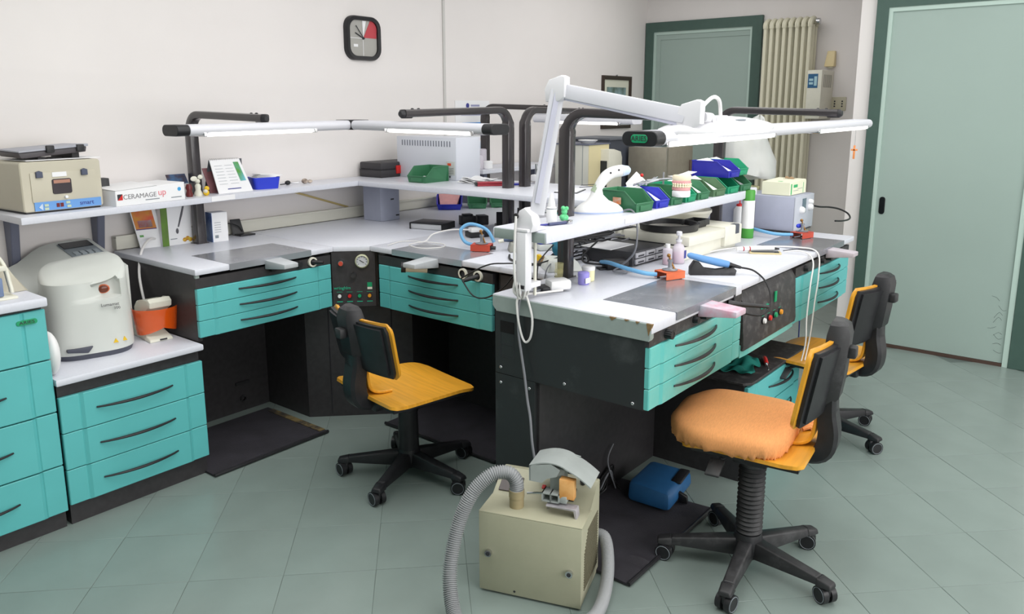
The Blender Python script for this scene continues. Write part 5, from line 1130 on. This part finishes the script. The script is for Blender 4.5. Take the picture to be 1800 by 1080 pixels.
cols = [(2.90, 1.66, BING, .135, 'green storage bin with paper sticker nearest on the island shelf', None),
        (3.055, 1.675, BINB, .11, 'blue storage bin with lilac edge between green bins on the island shelf', PAPER),
        (3.19, 1.685, BING, .105, 'green bin holding the dental model on the island shelf', None),
        (3.325, 1.69, BINE, .10, 'emerald green bin right behind the dental model', None),
        (3.46, 1.69, BING, .115, 'faded green bin in the middle of the shelf row', PAPER),
        (3.635, 1.685, BINO, .13, 'olive green bin under the upper blue bin', PAPER),
        (3.80, 1.69, BINE, .125, 'bright emerald bin in the lower row near the shelf end', None),
        (3.96, 1.69, BING, .125, 'last dark green bin at the far end of the shelf row', CLEAR)]
for i, (x, y, m_, w_, lb, fl_) in enumerate(cols):
    openbin('storage_bin', lb, (x, 1.61, ZS), -4, w_, .185, .078 if i else .085, m_, fill=fl_)
openbin('storage_bin', 'royal blue bin stacked on top near the far shelf end', (3.80, 1.61, ZS+.08), -4, .13, .20, .078, mat('royal_blue', (40, 42, 158), .35), fill=PAPER)
openbin('storage_bin', 'emerald bin with white paper stacked behind the royal blue bin', (3.955, 1.63, ZS+.08), -4, .125, .185, .078, BINE, fill=PAPER)
b = MB(); b.box((-.020, -.001, -.014), (.020, .001, .014)); o = obj('paper_sticker', b, mat('orange_sticker', (226, 206, 190), .6, var=.3, rgb2=(214, 120, 60), scale=60)); o.location = (2.829, 1.70, 1.215); o.rotation_euler = (0, 0, R(90-4)); tag(o, 'small torn sticker on the side of the nearest green bin', 'sticker')
dm = thing('denture_model', 'plaster dental model with pink gums and teeth on the island shelf', 'dental model', (3.215, 1.605, ZS+.035), -30); dm.scale = (1.15, 1.15, 1.15)
def arch(b, r0, r1, z0, z1, n=18):
    A = [R(-10+200*k/n) for k in range(n+1)]; pts = [(r1*math.cos(a), -r1*1.1*math.sin(a)) for a in A]+[(r0*math.cos(a), -r0*1.0*math.sin(a)) for a in reversed(A)]; b.prism(pts, z0, z1, 'z', .002, 1)
b = MB(); b.prism([(.036*math.cos(R(a)), -.040*math.sin(R(a))) for a in range(-10, 200, 14)], -.0, .026, 'z', .004, 2); obj('plaster_base', b, PAPER, dm)
b = MB(); arch(b, .018, .036, .026, .040); arch(b, .018, .037, .052, .064); obj('gum', b, PINKW, dm)
for k in range(12):
    a = R(5+170*k/11); c_ = V((.035*math.cos(a), -.0385*math.sin(a), 0)); b = MB()
    for z in (.042, .050): b.ball(c_+V((0, 0, z)), .0048, 1, 1, 1.1, 8, 6)
    obj('tooth', b, TEETH, dm)
b = MB(); b.prism([(.037*math.cos(R(a)), -.041*math.sin(R(a))) for a in range(-10, 200, 14)], .062, .086, 'z', .006, 2); obj('plaster_top', b, PLAST, dm)
tl_ = thing('metal_instruments', 'heap of small metal instruments and pliers on top of the bins', 'instruments', (3.15, 1.75, ZS+.085), -15)
b = MB()
for k in range(8): b.cyl((-.10+.012*k, -.03+.01*math.sin(k*2), .004+.003*(k % 3)), (.02+.012*k, .03*math.cos(k), .012+.002*k), .004, n=6)
b.cyl((0, -.01, .018), (.20, -.02, .02), .005, n=8); b.cyl((.12, .0, -.01), (.12, .0, .05), .004, n=8); obj('metal_rods', b, STEEL, tl_)
b = MB(); b.ball((-.0, .02, .04), .008); obj('red_bead', b, REDP, tl_)
pt = thing('propped_paper', 'white folded paper sticking up behind the dental model', 'paper', (3.20, 1.80, ZS+.05), -20); b = MB(); b.hexa([(-.07, 0, 0), (.09, 0, 0), (.09, .003, 0), (-.07, .003, 0), (-.06, .03, .035), (.0, .03, .085), (.001, .033, .085), (-.06, .033, .035)]); obj('sheet', b, PAPER, pt)
p2 = thing('loose_label', 'white paper slip lying between the bins and the blue bin', 'paper', (3.60, 1.80, ZS+.08), -20); b = MB(); b.sheet(lambda u, v: (-.06+.14*u, -.03+.06*v, .01+.02*u*u), 8, 3, .001); obj('sheet', b, PAPER, p2)
ro_ = thing('white_roll', 'white paper roll at the far end of the island shelf', 'roll', (4.12, 1.72, ZS)); b = MB(); b.lathe([(.02, 0), (.02, .07), (.028, .08), (.03, .11), (.018, .13)], n=18); obj('roll', b, PAPER, ro_)

# ------------------------------------------------------------------ on the island worktop
ps = thing('white_power_supply', 'white power adapter on a black plug at the near end of the island', 'adapter', (2.35, 1.685, H), -30)
b = MB(); b.box((-.05, -.03, 0), (.0, .035, .022), .003); obj('black_block', b, PLB, ps); b = MB(); b.box((-.02, -.04, .008), (.065, .025, .046), .010); obj('white_block', b, WHITE, ps)
lj = thing('lilac_jar', 'small lilac jar with lid at the near lamp post', 'jar', (2.52, 1.655, H)); b = MB(); b.lathe([(.020, 0), (.022, .003), (.022, .036)], n=20); obj('body', b, PURP, lj); b = MB(); b.lathe([(.023, .034), (.023, .047), (.018, .050)], n=20); obj('lid', b, PURP, lj); b = MB(); b.prism([(-.018, .008), (.012, .008), (.012, .028), (-.018, .028)], -.0235, -.0195, 'y'); obj('label', b, PAPER, lj)
wj = thing('cream_jar', 'pale yellow jar with white lid behind the lilac jar', 'jar', (2.585, 1.675, H)); b = MB(); b.lathe([(.021, 0), (.024, .003), (.025, .045)], n=20); obj('body', b, mat('pale_cream', (226, 222, 180), .45), wj); b = MB(); b.lathe([(.026, .045), (.026, .058), (.022, .060)], n=20); obj('lid', b, WHITE, wj)
bd = thing('modular_device', 'black box with two rows of silver modules on the island worktop', 'device', (2.925, 1.672, H), -2)
b = MB(); b.box((0, .0, .004), (.265, .24, .066), .003); obj('case', b, mat('charcoal_case', (62, 62, 66), .45), bd)
for r_ in range(2):
    for c_ in range(3):
        b = MB(); b.box((.012+c_*.084, -.010, .010+r_*.027), (.090+c_*.084, .0, .033+r_*.027), .003); o = obj('module', b, mat('silver_module', (160, 160, 166), .4) if 'silver_module' not in MATS else MATS['silver_module'], bd)
        b = MB(); b.box((.03+c_*.084, -.0115, .016+r_*.027), (.075+c_*.084, -.009, .022+r_*.027)); obj('module_label', b, INK, o)
box('paper_on_top', (-.02, .10, .066), (.17, .26, .069), PAPER, bd)
bt = thing('black_brick', 'black power brick with cables beside the modular device', 'adapter', (2.80, 1.72, H), -35); b = MB(); b.box((0, 0, 0), (.10, .065, .04), .005); b.box((-.03, .01, .0), (.0, .055, .008), .002); obj('block', b, PLB, bt)
tub('cable', [(.05, .0, .02), (.07, -.05, .012), (.04, -.09, .006), (.0, -.06, .01), (.05, -.04, .02), (.10, -.07, .008)], .0035, CABG, bt); tub('cable', [(.0, .03, .02), (-.08, .06, .03), (-.06, .12, .05), (.02, .16, .10)], .004, CABK, bt)
mk = thing('cable_mess', 'dark clutter of black cables and plugs in the shade beneath the island shelf', 'cables', (2.95, 1.98, H))
for k in range(12):
    random.seed(40+k); p = [(random.uniform(-.15, .45), random.uniform(-.12, .12), random.uniform(.005, .12)) for _ in range(5)]
    tub('cable', p, .004, (CABK, CABK, CABG)[k % 3], mk)
b = MB()
for (x, y, s_) in ((.20, -.02, .05), (.32, .05, .06), (.42, -.05, .045)): b.box((x, y, 0), (x+s_, y+s_, s_*1.3), .004)
obj('plug_block', b, PLB, mk)
tc2 = thing('teal_cable_coil', 'coil of teal cable below the shelf behind the near lamp post', 'cable', (2.80, 1.96, H))
b = MB()
for k in range(5): b.tube([(.06*math.cos(q*math.pi/8)+.03, .006*k, .075+(.035+.003*k)*math.sin(q*math.pi/8)) for q in range(16)], .0035, 5, True)
obj('coil', b, mat('teal_cable', (40, 116, 140), .45), tc2)
# duplicating unit with black ring tray and round lid
du = thing('plaster_trimmer', 'cream-white two-tier machine carrying a black ring tray', 'machine', (3.20, 1.545, H), -3)
b = MB(); b.box((0, .02, .0), (.50, .38, .062), .004); b.box((.0, .0, .066), (.34, .40, .108), .004); b.box((.345, .0, .02), (.52, .36, .115), .005); obj('housing', b, CREAM, du); box('seam', (.002, .022, .06), (.5, .38, .068), INK, du)
b = MB(); b.box((.45, -.002, .07), (.49, .03, .117), .003); obj('dark_corner', b, mat('slate_corner', (80, 84, 94), .5), du)
rt = thing('black_ring_tray', 'round black tray with square grip lying on the cream machine', 'tray', (3.36, 1.73, H+.109), 0)
b = MB(); b.lathe([(.135, .0), (.14, .03), (.143, .032), (.128, .032), (.122, .006), (.0, .006)], n=36, caps=False); obj('ring', b, PLBD, rt); b = MB(); b.lathe([(.0, .007), (.118, .007), (.118, .010), (.0, .010)], n=30, caps=False); obj('pale_floor', b, mat('pale_disc', (196, 192, 184), .5), rt)
b = MB()
for q in ((.10, -.10, .23, -.094), (.10, -.02, .23, -.014), (.224, -.10, .23, -.014)): b.box((q[0], q[1], 0), (q[2], q[3], .034), .002)
obj('grip', b, PLBD, rt); box('white_label', (.229, -.08, .008), (.2315, -.03, .028), PAPER, rt)
bk = thing('round_white_tub', 'round white lidded tub behind the cream machine', 'tub', (3.78, 1.86, H+.086)); b = MB(); b.lathe([(.11, 0), (.135, .05), (.14, .055), (.14, .068), (.128, .068), (.122, .054), (.0, .052)], n=36, caps=False); b.lathe([(.0, 0), (.11, 0)], n=36, caps=False); obj('tub', b, CREAM, bk)
tb = thing('tub_stand', 'cream base box beneath the round tub', 'machine', (3.62, 1.78, H)); box('case', (0, 0, 0), (.22, .20, .084), CREAM, tb, .004)
p1 = thing('pink_liquid_bottle', 'small frosted bottle with white cap and pink liquid', 'bottle', (3.075, 1.585, H)); b = MB(); b.lathe([(.019, 0), (.021, .003), (.021, .068), (.010, .076)], n=20); obj('bottle', b, CLEAR, p1); b = MB(); b.lathe([(.018, .002), (.020, .004), (.020, .026)], n=18); obj('liquid', b, PINKL, p1); b = MB(); b.lathe([(.011, .074), (.011, .092)], n=14); obj('cap', b, WHITE, p1)
p2_ = thing('pump_bottle', 'frosted pump bottle with printed label behind the burner', 'bottle', (3.13, 1.56, H)); b = MB(); b.lathe([(.024, 0), (.027, .004), (.027, .070), (.018, .085), (.011, .088), (.011, .10)], n=20); obj('bottle', b, CLEAR, p2_); b = MB(); b.lathe([(.022, .003), (.025, .005), (.025, .05)], n=18); obj('liquid', b, mat('pale_pink', (226, 170, 196), .3), p2_); b = MB(); b.cyl((0, 0, .10), (0, 0, .125), .006, n=8); b.lathe([(.014, .098), (.014, .108)], n=14); b.lathe([(.013, .125), (.013, .14), (.010, .143)], n=14); obj('pump', b, mat('clear_cap', (214, 214, 220), .3), p2_)
box('label', (.0, -.0285, .025), (.018, -.026, .06), INKB, p2_)
hs_ = thing('handpiece_stand', 'blue handpiece resting on a black cradle on the island', 'handpiece', (3.0, 1.345, H), -71+18)
b = MB(); b.prism([(-.09, 0), (.095, 0), (.10, .02), (.085, .035), (.06, .022), (.02, .016), (-.03, .022), (-.05, .052), (-.072, .058), (-.09, .03)], -.022, .022, 'y', .005, 2); obj('cradle', b, PLBD, hs_)
b = MB(); b.tube([(-.10, 0, .082), (-.09, 0, .08), (-.04, 0, .066), (.03, 0, .050), (.07, 0, .042)], [.006, .012, .0145, .016, .014], 16); obj('handpiece', b, mat('powder_blue', (98, 148, 204), .4), hs_)
b = MB(); b.tube([(.07, 0, .042), (.085, 0, .039), (.12, 0, .03)], [.012, .009, .006], 12); obj('strain_relief', b, PLB, hs_)
tub('cable', [(.12, 0, .03), (.17, -.02, .02), (.21, -.06, -.02), (.215, -.12, -.08), (.17, -.17, -.125), (.10, -.17, -.12)], .0038, CABK, hs_)
ph = thing('smartphone', 'gold-edged phone lying on the island worktop', 'phone', (3.61, 1.355, H), -62)
b = MB(); b.prism(rrect(.145, .072, .008), 0, .008, 'z', .001, 1); obj('body', b, mat('gold_metal', (206, 190, 146), .35), ph); b = MB(); b.prism(rrect(.125, .066, .003), .008, .009, 'z'); obj('screen', b, LCD, ph)
wh = thing('white_handpiece', 'white banded handpiece lying across the phone', 'handpiece', (3.58, 1.40, H+.012), -48)
b = MB(); b.cyl((-.08, 0, .008), (.10, 0, .008), .010, .009, n=14); obj('body', b, WHITE, wh); b = MB(); b.cyl((-.05, 0, .008), (-.045, 0, .008), .0108, n=14); b.cyl((-.02, 0, .008), (-.015, 0, .008), .0108, n=14); obj('red_band', b, REDV, wh); b = MB(); b.cyl((.10, 0, .008), (.125, 0, .006), .007, .004, n=10); obj('tail', b, PLB, wh)
cw = thing('white_charging_cables', 'two white charging cables hanging over the island front', 'cables')
tub('cable', [(3.66, 1.28, .928), (3.68, 1.20, .935), (3.66, 1.145, .90), (3.60, 1.13, .80), (3.55, 1.12, .66), (3.53, 1.11, .55), (3.52, 1.12, .46)], .0035, CABW, cw)
tub('cable', [(3.30, 1.55, .925), (3.42, 1.56, .926), (3.55, 1.50, .935), (3.66, 1.40, .94), (3.78, 1.26, .935), (3.78, 1.165, .92), (3.74, 1.14, .82), (3.68, 1.13, .70), (3.62, 1.12, .56), (3.57, 1.12, .45)], .0035, CABW, cw)
tub('cable', [(3.70, 1.30, .925), (3.76, 1.25, .93), (3.80, 1.18, .925)], .002, CABK, cw)
scn = thing('spray_can', 'tall white spray can with green cap and base', 'spray can', (3.99, 1.60, H)); b = MB(); b.lathe([(.033, .05), (.033, .195), (.030, .20)], n=28); obj('can_body', b, WHITE, scn); b = MB(); b.lathe([(.032, 0), (.0335, .002), (.0335, .052)], n=28); obj('green_base', b, GRNP, scn); b = MB(); b.lathe([(.031, .198), (.0315, .245), (.028, .252)], n=28); obj('cap', b, GRNP, scn); box('seam_print', (-.001, -.0345, .03), (.001, -.0325, .195), INK, scn, rz=R(20)); 
rcb = thing('red_cap_bottle', 'white squeeze bottle with red pointed cap behind the spray can', 'bottle', (4.21, 1.74, H)); b = MB(); b.lathe([(.028, 0), (.030, .004), (.030, .115), (.018, .135)], n=22); obj('body', b, WHITE, rcb); b = MB(); b.lathe([(.017, .134), (.017, .146), (.006, .152), (.004, .178)], n=14); obj('cap', b, REDP, rcb); box('red_print', (-.018, -.0315, .03), (.012, -.029, .07), mat('faint_red', (232, 190, 180), .6), rcb)
gu = thing('grey_control_unit', 'light grey metal unit with round knobs at the far end of the island', 'machine', (4.28, 1.46, H), 0)
GW, GD, GH = .30, .28, .198
box('case', (0, 0, .006), (GW-.0, GD, GH), GREYB, gu, .004); b = MB(); b.box((-.01, -.012, .004), (GW-.04, GD, .010)); obj('black_base', b, INK, gu)
box('front_face', (.0, -.006, .008), (GW, .0, GH-.002), mat('face_grey', (186, 190, 200), .45), gu, .001)
for x, z, r_ in ((.09, .12, .020), (.225, .125, .020), (.225, .155, .015)):
    b = MB(); b.lathe([(r_, 0), (r_*.95, .012), (r_*.6, .022)], n=18, M=Matrix.Translation((x, -.006, z)) @ Matrix.Rotation(R(90), 4, 'X')); obj('knob', b, WHITE, gu)
box('display', (.11, -.009, .10), (.165, -.005, .18), mat('teal_display', (90, 110, 122), .3), gu)
tub('cable', [(.26, -.01, .13), (.34, -.03, .115), (.44, -.055, .105), (.515, -.085, .09), (.54, -.125, .068), (.50, -.155, .05), (.40, -.175, .048), (.27, -.18, .055), (.17, -.17, .065)], .005, CABK, gu)
tx = thing('tissue_carton', 'white and green cardboard dispenser box on the grey unit', 'carton', (4.31, 1.50, H+.20), -2)
b = MB(); b.prism([(0, 0), (.235, 0), (.235, .070), (.225, .078), (0, .070)], 0, .16, 'y', .002, 1); obj('box', b, mat('ivory_card', (232, 232, 206), .7), tx)
GP = mat('green_print', (60, 176, 110), .6)
for q in ((.012, .004, .020, .062), (.024, .004, .027, .062), (.19, .004, .194, .062), (.05, .04, .105, .056)): box('green_print', (q[0], -.001, q[1]), (q[2], 0, q[3]), GP, tx)
for k in range(5): box('green_letter_block', (.035+k*.022, .06, .0705), (.050+k*.022, .085, .0722), MATS['green_print'] if 'green_print' in MATS else INKT, tx)
box('green_edge_band', (.16, .01, .0715), (.175, .15, .074), INKT, tx)
b = MB(); b.box((.11, -.001, .03), (.18, 0, .032)); b.box((.05, -.001, .022), (.12, 0, .024)); obj('fine_print', b, KEYP, tx)
b = MB(); b.sheet(lambda u, v: (.17+.05*u, .05+.06*v, .078+.012*math.sin(u*6)*math.sin(v*5)), 6, 6, .001); obj('torn_flap', b, CARD, tx)
gp = thing('grey_plate_stack', 'grey slab with a dark round pad behind the grey unit', 'stand', (4.42, 1.79, H), 0)
box('block', (-.22, -.05, 0), (.22, .30, .17), GREYB, gp, .004); b = MB(); b.box((-.22, -.08, .17), (.24, .32, .185), .003); obj('slab', b, LAM, gp); b = MB(); b.lathe([(.045, .186), (.048, .19), (.048, .205), (.044, .21)], (-.10, .05, 0), 24); obj('round_pad', b, mat('dark_pad', (84, 86, 92), .6), gp)
# plastic-wrapped microscope
mc = thing('bagged_microscope', 'instrument wrapped in a cloudy plastic dust cover at the island end', 'microscope', (4.62, 1.87, H+.186), -30)
b = MB(); b.box((-.06, -.02, 0), (.08, .14, .02), .004); b.box((-.02, .07, .02), (.04, .12, .34), .006); b.cyl((.01, .04, .14), (.01, -.0, .33), .022, n=12); b.cyl((.01, -.03, .33), (.01, -.07, .37), .014, n=10); obj('instrument', b, mat('dim_cream', (200, 196, 150), .5), mc)
b = MB(); rings = []; n_ = 36
for z, rx, ry, ox_, oy_ in ((.055, .17, .15, 0, .0), (.10, .175, .155, .0, .0), (.18, .165, .145, 0, .01), (.27, .14, .12, -.01, .02), (.33, .11, .10, .0, .02), (.385, .065, .06, .05, .02), (.42, .03, .035, .075, .02), (.435, .006, .006, .08, .02)):
    rings.append([(ox_+rx*math.cos(a)*(1+.07*math.sin(3*a+z*14)+.03*math.sin(9*a+z*30)), oy_+ry*math.sin(a)*(1+.05*math.sin(4*a+z*20)), z+.010*math.sin(5*a+z*9)+(.05*max(0, -math.cos(a-.6)) if z < .07 else 0)) for a in (2*math.pi*i/n_ for i in range(n_))])
b.ring_loft(rings, caps=False); obj('plastic_cover', b, BAG, mc, ang=70)
tub('cable', [(.12, -.08, .10), (.14, -.09, .05), (.15, -.09, .01)], .004, CABK, mc)
# rag and screwdriver on the pedestal cabinet
rg = thing('green_rag', 'crumpled dark green rag on the low pedestal cabinet', 'rag', (3.28, 1.31, .452), 10)
b = MB()
def rag(u, v):
    x = -.10+.20*u; y = -.07+.14*v; z = .012+.05*math.exp(-((x-.03)/.05)**2-((y)/.05)**2)+.010*math.sin(40*x+9*v)*math.cos(36*y)+.006*math.sin(70*x-30*y)
    return (x*(1+.1*math.sin(9*v)), y*(1+.14*math.sin(11*u)), max(.003, z))
b.sheet(rag, 36, 26, .002); obj('cloth', b, GREENR, rg, ang=80)
sd = thing('red_screwdriver', 'red-handled screwdriver lying beside the green rag', 'screwdriver', (3.37, 1.225, .464), 28)
b = MB(); b.tube([(0, 0, 0), (.01, 0, 0), (.04, 0, 0), (.075, 0, 0), (.085, 0, 0)], [.008, .011, .012, .013, .008], 10); obj('grip', b, REDP, sd); b = MB(); b.cyl((-.08, 0, -.002), (0, 0, 0), .003, n=8); b.cyl((-.012, 0, 0), (0, 0, 0), .007, n=10); obj('blade', b, CHROME, sd)
# things glimpsed under and beyond the island
cbx = thing('cardboard_box', 'brown cardboard box on the floor behind the island', 'box', (4.15, 2.35, 0), 12); box('carton', (0, 0, 0), (.5, .35, .42), CARD, cbx, .003); box('tape', (.22, -.001, 0), (.27, .001, .42), mat('parcel_tape', (190, 168, 128), .4), cbx)
tub('trim_5', [(4.80, 1.55, 0.0), (4.80, 1.555, .25), (4.79, 1.56, .62)], .004, mat('navy_cable', (50, 58, 110), .5), n=6)['kind'] = 'structure'

# ------------------------------------------------------------------ back counter beyond the peninsula
bcn = thing('back_counter', 'grey counter along the back wall beyond the peninsula', 'counter')
b = MB(); b.prism([(4.14, 3.15), (6.55, 3.15), (6.55, 3.845), (4.14, 3.845)], .89, .92, 'z', .004, 1); obj('worktop', b, LAM, bcn); box('cabinets', (4.16, 3.2, 0), (6.53, 3.83, .89), BEIGE2, bcn)
for k in range(4): box('cabinet_door', (4.17+k*.59, 3.185, .10), (4.745+k*.59, 3.2, .87), TEAL, bcn, .003)
fs = thing('back_shelf', 'small grey shelf with glassware on the back wall', 'shelf'); b = MB(); b.prism([(4.14, 3.56), (5.0, 3.56), (5.0, 3.85), (4.14, 3.85)], 1.14, 1.17, 'z', .003, 1); obj('board', b, LAM, fs); box('bracket', (4.2, 3.6, .92), (4.23, 3.85, 1.14), GREYM, fs); box('bracket', (4.93, 3.6, .92), (4.96, 3.85, 1.14), GREYM, fs)
for k, (x, y, hh, lb) in enumerate(((4.19, 3.64, .09, 'clear glass beaker at the left of the small back shelf'), (4.27, 3.68, .13, 'taller glass jar in the middle of the small back shelf'), (4.24, 3.60, .05, 'low white dish in front on the small back shelf'))):
    j = thing('glass_jar', lb, 'jar', (x, y, 1.17)); b = MB(); b.lathe([(.03, 0), (.034, .004), (.034, hh), (.026, hh+.006)], n=18); obj('vessel', b, CLEAR if k < 2 else PAPER, j)
    b = MB(); b.ball((0, 0, .02), .018, 1.2, 1, .8); obj('contents', b, PAPER, j)
bgc = thing('cream_cabinet', 'cream box cabinet with open dark lid on the back counter', 'cabinet', (4.909, 3.20, .92))
box('carcass', (0, 0, 0), (.275, .30, .40), mat('cabinet_white', (214, 214, 204), .5), bgc, .002); box('cream_side', (.0, -.004, .0), (.275, .0, .40), CREAMY, bgc); box('dark_top', (-.008, -.01, .40), (.285, .31, .408), GREYM, bgc); box('door_line', (-.001, .05, .0), (.0, .054, .40), KEYP, bgc)
dsh = thing('white_dish', 'white dish on top of the cream cabinet', 'dish', (5.05, 3.30, 1.328)); b = MB(); b.lathe([(.05, 0), (.075, .022), (.072, .024), (.048, .004)], n=22); obj('dish', b, WHITE, dsh)
wm = thing('white_round_machine', 'white rounded machine with dark screen right of the cream cabinet', 'machine', (5.07, 3.12, .92)); b = MB(); b.prism([(0, 0), (.19, 0), (.19, .30), (.17, .345), (.08, .365), (.0, .365)], -.0, .16, 'y', .012, 2); obj('housing', b, CREAM, wm); box('dark_screen', (-.004, .02, .06), (.0, .13, .28), LCD, wm)
dc = thing('dark_grey_machine', 'dark grey cabinet machine on the back counter', 'machine', (5.36, 3.30, .92)); box('housing', (0, 0, 0), (.42, .4, .42), mat('anthracite', (72, 76, 86), .5), dc, .004); box('lighter_top', (-.01, -.01, .42), (.43, .4, .435), mat('mid_grey', (110, 114, 122), .5), dc)
ss = thing('steel_case', 'stainless steel box with vertical handle on the back counter', 'machine', (5.60, 2.93, .92)); box('housing', (0, 0, 0), (.46, .34, .36), mat('warm_steel', (160, 154, 140), .4, metal=.3, var=.06), ss, .004); b = MB(); b.box((.40, -.015, .02), (.43, 0, .25), .003); obj('handle', b, mat('brown_handle', (96, 80, 72), .5), ss); b = MB(); b.box((.0, -.003, .0), (.03, 0, .36)); obj('edge_strip', b, CHROME, ss)
sspl = thing('side_counter', 'grey side counter holding the stainless steel box', 'counter', (5.55, 2.88, 0)); box('worktop', (0, 0, .89), (.56, .265, .92), LAM, sspl, .003); box('carcass', (.01, .01, 0), (.55, .262, .89), BEIGE2, sspl)

# repeats of one kind share a group phrase
for o in COL.objects:
    if o.parent or 'label' not in o or 'group' in o: continue
    base = o.name.split('.')[0]
    g = {'swivel_chair': 'plywood swivel chairs at the benches', 'drawer_unit': 'teal three-drawer units of the benches', 'lamp_post': 'bent black lamp posts', 'tube_lamp': 'white tube lamps over the benches',
         'foot_mat': 'black foot mats on the floor', 'gas_burner': 'small gas burners on the worktops', 'articulator': 'articulators by the lamp posts', 'glass_jar': 'vessels on the small back shelf'}.get(base)
    if base == 'storage_bin': g = 'bins on the island shelf' if o.location.y < 2.5 else ('bins under the peninsula shelf' if o.location.z < 1 else None)
    if g: o['group'] = g
